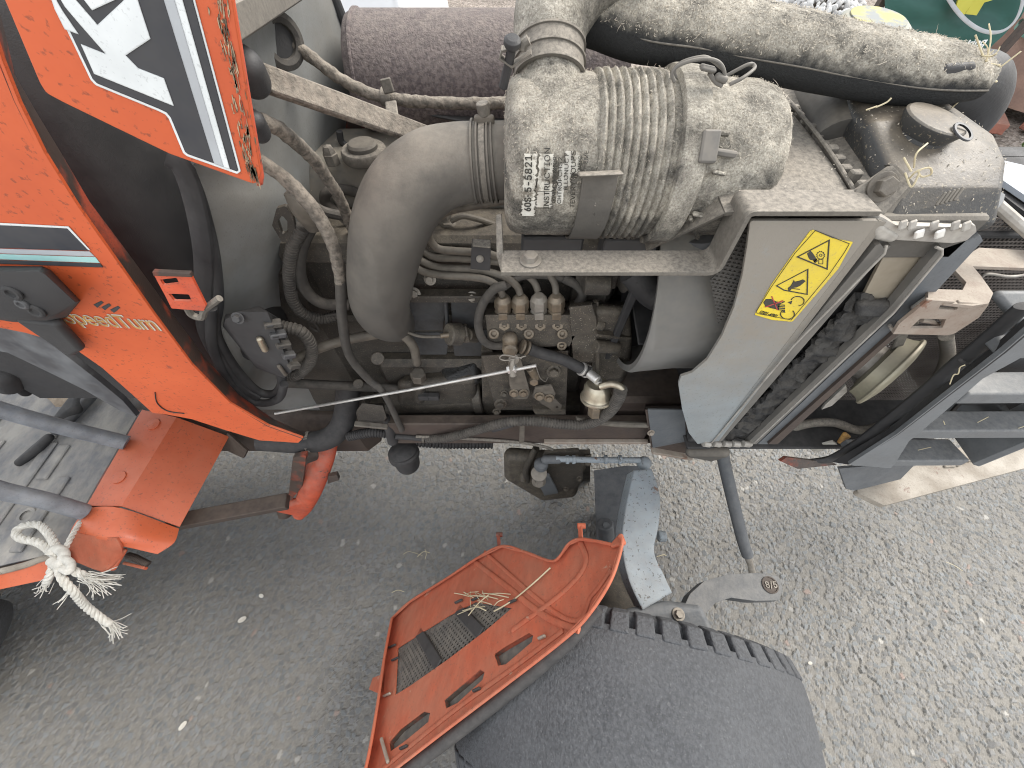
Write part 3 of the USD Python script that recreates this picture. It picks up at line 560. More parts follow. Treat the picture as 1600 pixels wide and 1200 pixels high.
# injectors
inj = part('injector', cat(hexnut(W(700, 372, .54), Z_ + .2 * X_, .016, .03), cyl(W(698, 355, .54), W(690, 322, .55), .011)), m_line)
part('injector_seat', lathe([(0, 0), (.019, 0), (.02, .006), (.014, .01), (0, .01)], W(704, 380, .54), Z_, 20), M('red_brown_seat', (.25, .10, .06), (.16, .08, .05), 40, .6, dust=.3), inj)
part('injector_nut', hexnut(W(694, 338, .53), Z_ - Y_ * .3, .011, .014), m_bracket, inj)
part('injector', cat(hexnut(W(790, 380, .55), Z_, .014, .02), cyl(W(790, 372, .55), W(788, 350, .55), .010)), m_line)
# injection pipes (rails to the pump)
PIPES = [
    [(790, 312, .46), (740, 321, .47), (700, 330, .48), (676, 350, .49), (670, 370, .49), (684, 388, .49), (710, 392, .49), (760, 396, .49), (800, 408, .50)],
    [(640, 378, .50), (662, 392, .50), (680, 402, .495), (720, 404, .49), (780, 410, .49), (815, 425, .49), (834, 440, .485), (841, 456, .475)],
    [(638, 394, .495), (664, 410, .49), (690, 418, .485), (740, 420, .48), (770, 426, .48), (795, 436, .475), (808, 448, .472), (813, 460, .468)],
    [(636, 408, .485), (660, 424, .48), (690, 430, .475), (735, 433, .47), (762, 438, .468), (778, 448, .466), (786, 462, .464)]]
for q in PIPES: part('injection_pipe', tube(Ws(q), .0056, 12, step=.004), m_line)
part('injection_pipe', tube(Ws([(845, 412, .50), (858, 428, .49), (867, 445, .48), (869, 460, .47)]), .0056, 12), m_line)
part('leak_off_pipe', tube(Ws([(705, 345, .53), (722, 338, .53), (745, 342, .53), (775, 352, .54)]), .0042, 10), m_line)
pc = part('pipe_clamp', pplate([(737, 380), (767, 382), (766, 423), (735, 420)], .455, .010, rnd=.001), m_plastic)
part('clamp_screw', lathe([(0, 0), (.0055, 0), (.0052, .002), (.002, .004), (0, .004)], W(750, 404, .4545), -Y_ + Z_ * .4, 16), m_steel_dull, pc)
part('clamp_fold', bar(W(738, 379, .455), W(767, 382, .455), .016, .003, hint=Y_), m_bracket, pc)
# overflow hose on the pump
part('overflow_hose', tube(Ws([(790, 446, .46), (772, 452, .455), (754, 476, .45), (747, 505, .445), (754, 530, .44), (770, 540, .44), (790, 540, .44)]), .0070, 14), m_hose)
part('overflow_hose', tube(Ws([(880, 434, .49), (902, 446, .485), (910, 460, .48), (903, 474, .48), (890, 484, .48)]), .0075, 14), m_hose)
part('overflow_hose', tube(Ws([(788, 448, .47), (815, 432, .485), (850, 430, .49), (884, 436, .49)]), .006, 12), m_hose)

# ---- injection pump
pmp = part('injection_pump', cat(
    hull(np.vstack([Ws([(758, 492), (900, 492), (898, 525), (764, 532)], .452), Ws([(764, 532), (898, 525), (890, 540), (764, 545)], .445), Ws([(760, 470), (900, 472), (890, 545), (764, 548)], .52)])),
    hull(np.vstack([Ws([(752, 556), (888, 548), (884, 640), (775, 640)], .440), Ws([(752, 540), (890, 540), (884, 640), (775, 645)], .52)]))), m_pump)
for k, px in enumerate((786, 813, 842, 869)):
    py = (477, 477, 476, 476)[k]; base = W(px, py + 22, .462); ax = unit(W(px, py - 20, .464) - base)
    mt = m_steel_dull if k == 2 else m_brassy; base = base + ax * .009
    d = part('delivery_valve', hexnut(base - ax * .008, ax, .0138, .021), mt, pmp)
    part('pipe_nut', cat(lathe([(0, 0), (.0105, 0), (.0085, .004), (0, .004)], base + ax * .015, ax, 18), hexnut(base + ax * .016, ax, .0142, .018), lathe([(.013, 0), (.008, .007), (0, .007)], base + ax * .034, ax, 18)), mt, d)
    part('valve_lock', lathe([(0, 0), (.010, 0), (.010, .004), (.005, .005), (.004, .003), (0, .003)], W(px + 2, 507, .452), -Y_ * .7 + Z_ * .5, 6), m_brassy, pmp)
for px, py in ((772, 520), (826, 520), (878, 520), (877, 538)):
    part('socket_screw', lathe([(0, 0), (.0085, 0), (.0085, .009), (.006, .010), (.0045, .009), (.004, .005), (0, .005)], W(px, py, .449), -Y_ * .75 + Z_ * .5, 20), m_brassy, pmp)
bj = part('banjo_union', cat(rhull(Ws([(797, 530), (797, 546)], .437), .013), lathe([(0, 0), (.014, 0), (.013, .008), (.009, .012), (0, .012)], W(797, 545, .428), -Y_ + Z_ * .3, 8)), m_brassy)
sup = tube(Ws([(826, 545, .43), (846, 552, .43), (880, 562, .42), (912, 578, .41), (922, 582, .405)]), .0098, 16)
part('fuel_supply_hose', sup, m_rubber)
part('hose_spring_clip', cat([cyl(W(815 + q, 541 + q * .3, .43), W(818 + q, 542 + q * .3, .43), .0125) for q in (0, 7)]), m_brassy)
part('hose_spring_clip', cat([cyl(W(908 + q, 576 + q * .45, .41), W(911 + q, 577.5 + q * .45, .41), .0122) for q in (0, 7)]), m_bright)
# gear case, chaff covered
gc = part('gear_case', cat(
    hull(np.vstack([Ws([(890, 480), (925, 476), (932, 500), (932, 565), (896, 565)], .445), Ws([(890, 460), (960, 462), (955, 570), (890, 570)], .56)])),
    rhull(np.vstack([Ws([(930, 486), (974, 488), (978, 520), (978, 556), (966, 584), (934, 586)], .462), Ws([(930, 470), (970, 470), (970, 600), (934, 600)], .58)]), .010)), m_pump)
part('case_rib', bar(W(930, 520, .44), W(984, 526, .455), .006, .014, hint=Z_), m_pump, gc)
part('case_boss', cyl(W(930, 541, .437), W(965, 543, .445), .011), m_pump, gc)
part('case_boss', cyl(W(930, 505, .455), W(942, 508, .455), .011), m_pump, gc)
part('case_edge', bar(W(931, 470, .47), W(934, 590, .435), .008, .012, hint=X_), m_pump, gc)
# levers
lv = part('stop_lever', plate(Ws([(793, 556, .418), (812, 556, .418), (828, 612, .425), (824, 624, .425), (802, 624, .425), (796, 600, .422)]), .004, rnd=.003), m_line)
part('lever_eye', lathe([(.003, 0), (.009, 0), (.009, .004), (.003, .004)], W(803, 560, .416), -Y_ + Z_ * .5, 20), m_steel_dull, lv)
for px, py in ((803, 614), (818, 614)): part('lever_bolt', bolt(W(px, py, .420), -Y_ + Z_ * .4, .0062), m_brassy, lv)
lv2 = part('governor_lever', plate(Ws([(832, 620, .42), (836, 606, .42), (862, 602, .42), (868, 615, .42), (866, 622, .42), (878, 634, .42), (876, 642, .42), (866, 643, .42), (848, 632, .42)]), .004, [Ws([(868, 636), (872, 634), (873, 638), (869, 639)], .42)], rnd=.002), m_line)
for px, py, rr in ((843, 619, .0065), (858, 622, .0065)): part('lever_bolt', bolt(W(px, py, .416), -Y_ + Z_ * .4, rr), m_brassy, lv2)
part('stop_screw', cat(hexnut(W(834, 592, .43), -Y_ + Z_ * .3, .009, .012), cyl(W(828, 575, .43), W(838, 590, .43), .008)), m_brassy)
part('spring_wire', tube(Ws([(838, 574, .40), (844, 590, .41), (852, 596, .42), (856, 590, .43)]), .0009, 6), m_steel_dull)
for px, py, rr in ((865, 580, .009), (782, 631, .009), (788, 615, .005), (866, 657, .009), (776, 643, .006)):
    part('flange_bolt', bolt(W(px, py, .437), -Y_ + Z_ * .4, rr), m_pump)
part('pump_lower_bracket', pplate([(832, 640), (884, 640), (884, 660), (858, 662), (838, 650)], .43, .02, rnd=.002), m_pump)
# oil pressure switch and starter/hydraulic pump
sw = part('pressure_switch', cat(cyl(W(700, 522, .46), W(720, 522, .47), .020), hexnut(W(722, 522, .47), (1, .2, .1), .017, .012), cyl(W(728, 523, .47), W(744, 525, .49), .013)), m_pump)
part('switch_terminal', cyl(W(688, 525, .455), W(702, 523, .46), .0045), m_brassy, sw)
part('wire', tube(Ws([(628, 515, .47), (655, 525, .46), (690, 526, .455)]), .0028, 8), m_line)
st = part('hydraulic_pump', cat(rhull([W(632, 600, .475), W(735, 592, .475), W(632, 640, .47), W(735, 640, .47), W(660, 585, .50), W(735, 580, .50)], .014), cyl(W(618, 618, .50), W(752, 612, .50), .047, 32), cbox(W(664, 590, .50) - np.array([.03, .01, .02]), W(664, 590, .50) + np.array([.06, .07, .03]), .01), cyl(W(742, 612, .50), W(756, 611, .50), .053, 32)), m_engine)
for x0 in (660, 676): part('pump_slot', cbox(W(x0, 618, .452) - .008, W(x0, 618, .452) + np.array([.014, .004, .006]), .001), m_rubber, st)
part('greasy_cover', rhull([W(700, 575, .50), W(740, 572, .50), W(705, 590, .48), W(740, 590, .48)], .016), M('greasy_black', (.008, .008, .008), (.02, .018, .015), 60, .28, bump=.002, bs=160), st)
part('pump_flange', pplate([(752, 548), (770, 548), (776, 650), (768, 652), (754, 640)], .46, .03, rnd=.003), m_pump)
# fuel regulator, bright
rg0 = W(930, 636, .385); rax = unit((-.06, .30, 1))
reg = part('fuel_filter', lathe([(0, 0), (.012, 0), (.013, .004), (.022, .012), (.0285, .016), (.030, .018), (.030, .022), (.027, .024), (.025, .030), (.024, .044), (.019, .052), (.008, .054), (0, .054)], rg0 + Z_ * .006, rax, 36), m_zinc_yellow)
part('filter_stub', cat(hexnut(rg0 - rax * .020, rax, .013, .024), bar(rg0 - rax * .018 + X_ * .012, rg0 + rax * .006 + X_ * .012, .006, .005)), m_brassy, reg)
part('filter_inlet', cat(cyl(rg0 + rax * .055, rg0 + rax * .066, .0075), cyl(W(920, 583, .40), W(934, 594, .385), .008)), m_bright, reg)
part('filter_outlet', tube(Ws([(938, 604, .383), (955, 600, .38), (968, 604, .375), (974, 612, .37)]), .0062, 14), m_zinc_yellow, reg)

# ---- chassis
rail = part('chassis_rail', cat(cbox((-.265, .405, .475), (.30, .43, .56), .003), cbox((-.265, .405, .468), (.34, .46, .475), .002)), m_rust_dark)
part('chassis_rail', cbox((-.40, .62, .475), (.30, .645, .56), .003), m_rust_dark)
part('rail_edge', bar(W(850, 690, .40), W(1012, 690, .40), .010, .010), m_rust, rail)
part('brake_pipe', tube(Ws([(650, 682, .40), (720, 685, .40), (800, 690, .40), (850, 698, .40), (870, 706, .41)]), .0035, 8), m_bracket)
part('brake_pipe', tube(Ws([(900, 655, .39), (960, 662, .39), (1012, 664, .39)]), .0065, 10), m_line)
part('pipe_bracket', plate(Ws([(812, 664, .385), (820, 664, .385), (819, 692, .385), (811, 692, .385)]), .003), m_line)
blkt = part('mounting_block', hull(np.vstack([Ws([(1008, 640), (1072, 640), (1086, 700), (1080, 714), (1018, 706)], .385), Ws([(1008, 632), (1070, 632), (1084, 690), (1018, 694)], .45)])), m_rust_dark)
part('block_face', plate(Ws([(1012, 640, .383), (1070, 641, .383), (1072, 690, .383), (1020, 700, .383)]), .003, rnd=.002), m_dark_grey, blkt)
part('block_bolt', bolt(W(1017, 676, .381), -Y_ + Z_ * .4, .005), m_rust, blkt)
part('block_lip', bar(W(1018, 702, .382), W(1080, 713, .382), .008, .02), m_rust, blkt)

# ---- steering box, drag link
sbx = part('steering_box', cat(
    rhull([W(800, 712, .45), W(800, 740, .43), W(850, 770, .40), W(890, 765, .40), W(905, 720, .43)], .022),
    hull(np.vstack([Ws([(895, 702), (922, 702), (922, 752), (900, 752)], .42), Ws([(895, 702), (922, 702), (922, 752), (900, 752)], .5)]))), m_pump)
part('block_side', hull(np.vstack([Ws([(620, 650), (745, 655), (880, 662), (880, 690), (620, 690)], .445), Ws([(620, 640), (880, 650), (880, 690), (620, 690)], .52)])), m_engine, blk)
for q_ in ((706, 664, .012), (640, 668, .009), (850, 676, .008), (560, 600, .010), (590, 560, .012)): part('block_boss', cyl(W(q_[0], q_[1], .438), W(q_[0], q_[1], .46), q_[2]), m_engine, blk)
part('box_flange', plate(Ws([(852, 706, .40), (905, 704, .40), (912, 752, .39), (888, 772, .385), (850, 768, .385), (842, 730, .39)]), .008, rnd=.004), m_engine, sbx)
for q_ in ((858, 712, .398), (900, 712, .398), (905, 748, .388), (884, 764, .384)): part('flange_bolt', bolt(W(*q_), Z_ * .7 - Y_, .0055), m_pump, sbx)
for px, py in ((818, 752), (836, 765), (884, 768), (902, 745), (918, 726)): part('box_lug', cyl(W(px, py, .40), W(px, py, .40) + np.array([0, .02, .02]), .009), m_pump, sbx)
part('box_hose', tube(Ws([(826, 755, .41), (822, 735, .41), (830, 715, .42), (838, 700, .43)]), .009, 12), m_engine, sbx)
pit = part('pitman_arm', plate(Ws([(833, 745, .37), (858, 744, .37), (872, 768, .385), (872, 776, .385), (852, 778, .385), (846, 765, .378)]), .007, rnd=.004), m_dark_grey)
part('arm_stud', cat(bolt(W(842, 752, .366), Z_ * .6 - Y_, .012, .010), lathe([(0, 0), (.019, 0), (.02, .003), (.019, .006), (0, .006)], W(842, 740, .372), Z_ - .3 * Y_, 28)), m_steel_dull, pit)
dl = part('drag_link', tube(Ws([(868, 717, .38), (905, 718, .38), (960, 719, .38), (1000, 719, .38)]), .0072, 14), m_blue_grey)
for px, r in ((845, .017), (1004, .016)):
    part('ball_joint', lathe([(0, 0), (r * .8, 0), (r, .005), (r, .018), (r * .8, .024), (r * .4, .027), (0, .027)], W(px, 728 if px < 900 else 726, .38), Z_ - .15 * Y_, 24), m_dark_grey if px < 900 else m_blue_grey, dl)
for px in (884, 894, 944, 966): part('lock_nut', hexnut(W(px, 718, .38), X_, .0105, .008), m_blue_grey, dl)
part('link_eye', rhull([W(852, 718, .38), W(872, 718, .38)], .010), m_dark_grey, dl)

# ---- front axle: dark leg, pale forged arm
part('axle_bracket', hull(np.vstack([Ws([(928, 735, .40), (975, 728, .40), (1008, 728, .40), (1004, 800, .32), (978, 852, .26), (932, 845, .26)]), Ws([(928, 735, .46), (1008, 728, .46), (1000, 800, .40), (935, 845, .33)])])), m_dark_grey)
arm = np.array([
    W(1008, 738, .36), W(1003, 790, .31), W(1002, 840, .245), W(1005, 880, .185), W(1018, 915, .135), W(1035, 940, .10)])
wl = [.030, .034, .040, .034, .031, .034]
rowsL, rowsR, rowsLb, rowsRb = [], [], [], []
edgeL = np.array([WZ(*q_) for q_ in [(990, 735, .452), (980, 780, .458), (973, 825, .464), (974, 868, .468), (984, 910, .47), (1004, 953, .47)]])
edgeR = np.array([WZ(*q_) for q_ in [(1018, 732, .452), (1031, 775, .458), (1029, 820, .464), (1022, 862, .468), (1038, 900, .47), (1050, 926, .47)]])
down = np.array([0, .012, -.055])
def prism(L, R, dn):
    L, R = spline(L, 6), spline(R, 6); n = len(L); V = np.vstack([L, R, L + dn, R + dn]); F = []
    for i in range(n - 1):
        for a, b in ((0, n), (n, 3 * n), (3 * n, 2 * n), (2 * n, 0)):
            F += [[a + i, b + i, b + i + 1], [a + i, b + i + 1, a + i + 1]]
    for i, fl_ in ((0, 1), (n - 1, 0)):
        q = [i, n + i, 3 * n + i, 2 * n + i]; q = q[::-1] if fl_ else q; F += [[q[0], q[1], q[2]], [q[0], q[2], q[3]]]
    m = trimesh.Trimesh(V, F, process=False); m.fix_normals(); return m
ax_ = part('axle_arm', prism(edgeL, edgeR, down), m_blue_grey, smooth=55)
part('king_pin_boss', cat(cyl(W(948, 838, .26), W(946, 818, .28), .020, 24), hexnut(W(946, 822, .275), Z_, .010, .010)), m_dark_grey, ax_)
part('grease_bolt', cyl(W(1028, 838, .23), W(1040, 838, .23), .012), m_blue_grey, ax_)
part('yellow_washer', lathe([(0, 0), (.016, 0), (.016, .005), (0, .005)], W(988, 744, .355), (.5, -.6, .4), 20), m_gold_decal, ax_)
part('wheel_hub_arm', rhull([W(955, 905, .15), W(1000, 950, .09), W(930, 940, .10), (.20, .05, .33)], .035), m_engine)
tr = part('tie_rod', tube(Ws([(1128, 700, .40), (1134, 735, .37), (1158, 835, .245), (1168, 868, .205)]), [.0135, .0145, .0138, .0130], 18, sm=4), m_dark_grey)
part('rod_sleeve', tube(Ws([(1167, 866, .207), (1173, 884, .19), (1176, 898, .18)]), [.0085, .0075, .0095], 14, sm=0), m_steel_dull, tr)
SZ = .462
so = [(1062, 962), (1078, 928), (1100, 908), (1138, 897), (1185, 895), (1216, 900), (1223, 918), (1218, 938), (1180, 939), (1142, 934), (1118, 942), (1102, 960), (1092, 978), (1062, 980)]
sarm = part('steering_arm', plate(np.array([WZ(x, y, SZ) for x, y in so]), .032, rnd=.004), m_steel_arm)
o_ = WZ(1203, 914, SZ)
hd = part('arm_boss', lathe([(.0128, 0), (.0150, .0), (.0150, .002), (.0128, .002), (.0128, .0006), (0, .0006)], o_, Z_, 32), m_rust_dark, sarm)
part('cast_number', text_on('8/5', .0105, o_ + np.array([-.0108, -.0048, .0007]), X_, Y_, .0014, True), m_steel_dull, hd, False)
part('hub_casting', rhull(np.array([WZ(985, 962, .455), WZ(1040, 950, .455), WZ(1088, 955, .455), WZ(1100, 980, .45), WZ(980, 985, .45), WZ(1000, 960, .38), WZ(1090, 965, .38)]), .012), m_dark_grey, sarm)
part('arm_bolt', bolt(WZ(1060, 960, .468), Z_, .0075), m_steel_dull, sarm)

# ---- air cleaner canister
AO, AE = np.array([-.008, .45, 1.0817]), np.array([.278, .45, 1.076]); AAX = unit(AE - AO); AR = .077
AXx, AXy, _ = frame(AAX, -Y_)                     # angle 0 faces -Y, grows towards +Z through frame
if AXy[2] < 0: AXy = -AXy
def cylpt(h, a, r): 
    h, a, r = np.broadcast_arrays(np.asarray(h, float), np.asarray(a, float), np.asarray(r, float))
    return AO + AAX * h[..., None] + r[..., None] * (np.cos(a)[..., None] * AXx + np.sin(a)[..., None] * AXy)
def cylhit(px, py, r=AR):
    d = ray(px, py); o = CAMP - AO; dp, op = d - AAX * (d @ AAX), o - AAX * (o @ AAX)
    a, b, c = dp @ dp, 2 * dp @ op, op @ op - r * r; t = (-b - math.sqrt(max(b * b - 4 * a * c, 0))) / (2 * a); p = CAMP + d * t - AO
    return p @ AAX, math.atan2(p @ AXy, p @ AXx)
h0, h1 = cylhit(935, 250)[0], cylhit(1050, 250)[0]; hb0, hb1 = cylhit(1062, 230)[0], cylhit(1106, 230)[0]
prof = [(0, 0), (.050, 0), (.058, .001), (.066, .003), (.072, .007), (.0755, .013), (AR, .022), (AR, h0 - .004)]
for k in range(9):
    q = h0 + (h1 - h0) * k / 9; s_ = (h1 - h0) / 9; prof += [(AR - .001, q), (AR + .0032, q + s_ * .3), (AR + .0032, q + s_ * .6), (AR - .001, q + s_ * .9)]
prof += [(AR, h1), (AR, hb0), (AR, hb1 + .002), (AR - .003, hb1 + .004)]
e_ = np.linalg.norm(AE - AO) - .010
prof += [(AR - .003, e_ - .030), (AR - .006, e_ - .014), (AR - .014, e_ - .003), (AR - .026, e_), (0, e_ + .002)]
def dense(prof, st=.003):
    out = [prof[0]]
    for a, b in zip(prof[:-1], prof[1:]):
        n = max(1, int(math.dist(a, b) / st)); out += [(a[0] + (b[0] - a[0]) * k / n, a[1] + (b[1] - a[1]) * k / n) for k in range(1, n + 1)]
    return out
cm = lathe(dense(prof), AO, AAX, 150)
v = cm.vertices; cm.vertices = v + (v - (AO + np.outer((v - AO) @ AAX, AAX))) / AR * ((meshkit.fbm(v * 190, 4, 5) - .5) * .0038 + (meshkit.fbm(v * 45, 2, 6) - .5) * .003)[:, None]
acl = part('air_cleaner', cm, m_cleaner, smooth=50)
def wrapgrid(h0, h1, a0, a1, r, th, nh=2, na=14):
    H, A_ = np.meshgrid(np.linspace(h0, h1, nh), np.linspace(a0, a1, na), indexing='ij'); return grid_sheet(cylpt(H, A_, r), th)
part('clamp_band', lathe(dense([(AR + .0005, hb0), (AR + .0075, hb0 + .001), (AR + .0085, hb0 + .004), (AR + .0075, hb1 - .003), (AR + .0065, hb1 - .001), (AR + .0005, hb1 + .001)]), AO, AAX, 120), m_cleaner, acl)
# latch block and drain valve on the cap
hl, al = cylhit(1112, 232); hl2 = cylhit(1152, 240)[0]
part('cap_latch', cat(bar(cylpt(hl - .006, al + .16, AR + .006), cylpt(hl - .006, al - .16, AR + .006), .012, .016, hint=cylpt(0, al, 1) - AO), bar(cylpt(hl + .002, al - .03, AR + .001), cylpt(hl2, al - .06, AR - .001), .006, .005)), m_channel, acl)
for (x0, y0), (x1, y1) in (((1078, 338), (1090, 375)), ((1082, 332), (1106, 338)), ((1112, 208), (1140, 210)), ((1112, 268), (1132, 272))):
    ha, aa = cylhit(x0, y0); hc, ac = cylhit(x1, y1); part('cap_rib', bar(cylpt(ha, aa, AR + .001), cylpt(hc, ac, AR + .001), .006, .004, hint=cylpt(0, aa, 1) - AO), m_cleaner, acl)
part('drain_snout', tube([W(1100, 355, .43), W(1098, 378, .43), W(1096, 396, .43)], [.030, .024, .022], 20, sm=4), m_plastic_scuffed, acl)
# wire bail clips on top
p0 = lambda x, y, Y=.42: W(x, y, Y)
part('wire_bail', tube([p0(1054, 128), p0(1050, 116), p0(1058, 104), p0(1080, 95), p0(1104, 92), p0(1122, 97), p0(1131, 110), p0(1132, 130)], .0016, 8), m_channel, acl)
part('wire_bail', tube([p0(1056, 122, .44), p0(1054, 108, .44), p0(1068, 96, .44), p0(1098, 89, .44), p0(1114, 95, .44), p0(1128, 106, .43)], .0016, 8), m_channel, acl)
part('wire_bail', tube([p0(1128, 122, .44), p0(1150, 110, .44), p0(1168, 101, .44), p0(1177, 101, .44), p0(1178, 108, .43), p0(1160, 122, .42), p0(1140, 132, .42)], .0016, 8), m_channel, acl)
part('bail_hook', cat(bar(p0(1094, 104), p0(1118, 110), .004, .008), tube([p0(1108, 114), p0(1118, 128), p0(1128, 134)], .0018, 8), rhull([p0(1122, 120), p0(1132, 124)], .0030)), m_channel, acl)
# mount band with folded upper lip
q = [cylhit(x, y) for x, y in ((902, 274), (968, 270), (955, 384), (892, 378))]
part('mount_band', wrapgrid((q[0][0] + q[3][0]) / 2, q[1][0] - .002, q[0][1] + .02, q[3][1] - .25, AR + .0045, .002, 2, 22), m_dusty, acl)
part('band_lip', bar(cylpt(q[0][0] - .001, q[0][1] + .03, AR + .010), cylpt(q[1][0], q[1][1] + .02, AR + .010), .014, .0025, hint=cylpt(0, q[0][1], 1) - AO), m_bracket, acl)
part('band_foot', cat(cbox(W(945, 375, .41), W(1010, 392, .44), .002), cbox(W(815, 372, .43), W(905, 394, .45), .003)), m_plastic, acl)
# printed paper strips and lettering wrapped on the canister
def wraptext(txt, px, py_bottom, py_top, h_px, mat, bold=False, r=AR + .0026, n='lettering'):
    m = meshkit.text_mesh(txt, 1.0, .0, bold) if False else meshkit.text_mesh(txt, 1.0, .05, bold)
    m = m.subdivide(); v = m.vertices.copy(); L = v[:, 0].max()
    hA, aA = cylhit(px, py_bottom); hB, aB = cylhit(px + 2, py_top); hC = cylhit(px - h_px, py_bottom)[0]
    a = aA + (aB - aA) * v[:, 0] / L; hh = hA + (hC - hA) * v[:, 1] + (hB - hA) * v[:, 0] / L
    m.vertices = cylpt(hh, a, r + v[:, 2] * .01); part(n, m, mat, acl, False)
def wrappatch(x0, y0, x1, y1, r=AR + .0020):
    ha, aa = cylhit(x0, y1); hc, _ = cylhit(x1, y1); _, ac = cylhit(x0, y0); rngp = np.random.default_rng(int(x0 * 7 + y0))
    n = 22; A_ = np.linspace(aa, ac, n); e0 = ha + rngp.normal(0, .0007, n); e1 = hc + rngp.normal(0, .0008, n)
    return grid_sheet([cylpt(e0, A_, r), cylpt(e1, A_, r)], .0008)
m_paper = M('grimy_paper', (.60, .57, .49), (.17, .15, .12), 75, .8, dust=.3, lo=.50, hi=.60, bevel=0, speck=.7)
part('paper_label', wrappatch(815, 312, 834, 335), m_print_white, acl); part('paper_label', wrappatch(816, 240, 835, 311), m_paper, acl)
part('paper_label', wrappatch(838, 298, 860, 322), m_print_white, acl); part('paper_label', wrappatch(839, 240, 862, 297), m_paper, acl)
part('paper_label', wrappatch(868, 255, 878, 317), m_print_white, acl); part('paper_label', wrappatch(880, 236, 890, 290), m_print_white, acl); part('paper_label', wrappatch(892, 238, 904, 270), m_paper, acl)
wraptext('60S\u00b7 5-5821', 829, 328, 243, 10, m_black_print, True)
wraptext('INSTRUCTION', 857, 324, 232, 8, m_black_print)
wraptext('00MM . HEMIER', 867, 315, 245, 5, m_black_print)
wraptext('CHTROPCHS2', 876, 316, 246, 6, m_black_print)
wraptext('(LLUNUCT', 886, 296, 240, 6, m_black_print)
wraptext('TEVERY 2OUPS', 897, 322, 236, 7, m_black_print)
wraptext('XMEYO', 907, 270, 244, 6, m_black_print)
wraptext('EME', 917, 256, 236, 6, m_black_print)

# stub, hose clamp, intake duct
def duct(P, ry, rz, n=32, fl=6):
    """swept oval: P world points; ry half width across, rz half height (lists)"""
    D = spline(np.c_[np.asarray(P, float), ry, rz], fl); Q = D[:, :3]; Tn = np.gradient(Q, axis=0); Tn /= np.linalg.norm(Tn, axis=1, keepdims=True); V = []; F = []; m = len(Q)
    for i in range(m):
        y = unit(Y_ - Tn[i] * (Y_ @ Tn[i])); z = np.cross(Tn[i], y); z = z if z[2] > 0 or abs(z[2]) < .3 else -z
        if i and z @ pz < 0: z = -z
        pz = z
        for k in range(n):
            a = 2 * np.pi * k / n; V.append(Q[i] + y * D[i, 3] * np.sign(np.cos(a)) * abs(np.cos(a)) ** .85 + z * D[i, 4] * np.sign(np.sin(a)) * abs(np.sin(a)) ** .85)
    for i in range(m - 1):
        for k in range(n):
            a, b = i * n + k, i * n + (k + 1) % n; F += [[a, b, b + n], [a, b + n, a + n]]
    V += [Q[0], Q[-1]]
    for k in range(n): F += [[m * n, (k + 1) % n, k], [m * n + 1, (m - 1) * n + k, (m - 1) * n + (k + 1) % n]]
    M_ = trimesh.Trimesh(V, F, process=False); M_.fix_normals(); return M_
SX = .0365; SA, SD = np.array([SX, .440, 1.125]), unit((0, .79, .61))
sm_ = tube([SA - SD * .005 - Z_ * .004, SA + SD * .012, SA + SD * .03, SA + SD * .09], [.037, .0345, .0315, .0310], 60, step=.003); sv = sm_.vertices; sm_.vertices = sv + (meshkit.fbm(sv * 190, 4, 3)[:, None] - .5) * .003
stub = part('intake_stub', sm_, m_cleaner)
ic = [SA + SD * .040, SA + SD * .066, SA + SD * .094 + X_ * .004 + Z_ * .004, SA + SD * .120 + X_ * .024 + Z_ * .012, SA + SD * .135 + X_ * .06 + Z_ * .02, SA + SD * .14 + X_ * .09 + Z_ * .02]
part('intake_elbow', tube(ic, [.0325, .034, .038, .042, .046, .046], 48, step=.004), m_cleaner)
dpx = [(905, -40), (950, -30), (1000, -12), (1080, 6), (1160, 26), (1240, 52), (1310, 76), (1380, 94), (1440, 106), (1525, 122)]
dr = [.043, .047, .050, .0505, .0495, .0455, .038, .0345, .033, .031]; DY = [.55, .545, .54, .535, .53, .52, .51, .50, .495, .49]
DP = [(915, .56, 1.190), (945, .555, 1.183), (1000, .545, 1.173), (1080, .54, 1.168), (1150, .53, 1.163), (1230, .52, 1.158), (1300, .51, 1.153), (1400, .495, 1.148), (1460, .49, 1.1465), (1512, .49, 1.145)]
DA, DB = [.040, .042, .043, .043, .042, .040, .038, .036, .036, .034], [.038, .035, .032, .031, .031, .030, .029, .028, .025, .019]
DC = np.array([((x - 800) / FOC * (Y * CP + (CAM_H - z) * SP), Y, z) for x, Y, z in DP])
dm = duct(DC, DA, DB, 64, 16)
v = dm.vertices; up_only = np.clip((trimesh.Trimesh(v, dm.faces).vertex_normals[:, 2] + .1) * 2, 0, 1); dm.vertices = v + trimesh.Trimesh(v, dm.faces).vertex_normals * ((meshkit.fbm(v * 210, 4, 8) - .5) * .004 * up_only)[:, None]
dct = part('intake_duct', dm, m_duct, smooth=60)
seam = [(912, 46), (960, 48), (1040, 60), (1130, 74), (1210, 88), (1290, 110), (1340, 124), (1390, 129), (1460, 131), (1525, 132)]
part('mould_seam', tube(DC + np.array([0 * np.array(DA), -np.array(DA) * .995, -np.array(DB) * .12]).T, .0010, 8), m_bracket, dct)
part('duct_mouth', rhull(np.vstack([Ws([(1420, 112), (1508, 112), (1508, 138), (1425, 140)], .485), Ws([(1352, 62), (1446, 62), (1512, 96), (1505, 130)], .60)]), .006), m_plastic, dct)
part('duct_box', rhull(Ws([(1474, 108), (1512, 106), (1514, 126), (1474, 126)], .462), .005), m_plastic, dct)
part('duct_drop', tube([W(1490, 125, .53), W(1516, 136, .55), W(1512, 172, .57), W(1485, 215, .59)], [.026, .033, .034, .030], 28), m_rubber, dct)
part('duct_scribble', tube(Ws([(1408, 61), (1416, 58), (1422, 61), (1430, 58), (1438, 59)], .575), .0008, 6), m_print_white, dct)
hcl = []
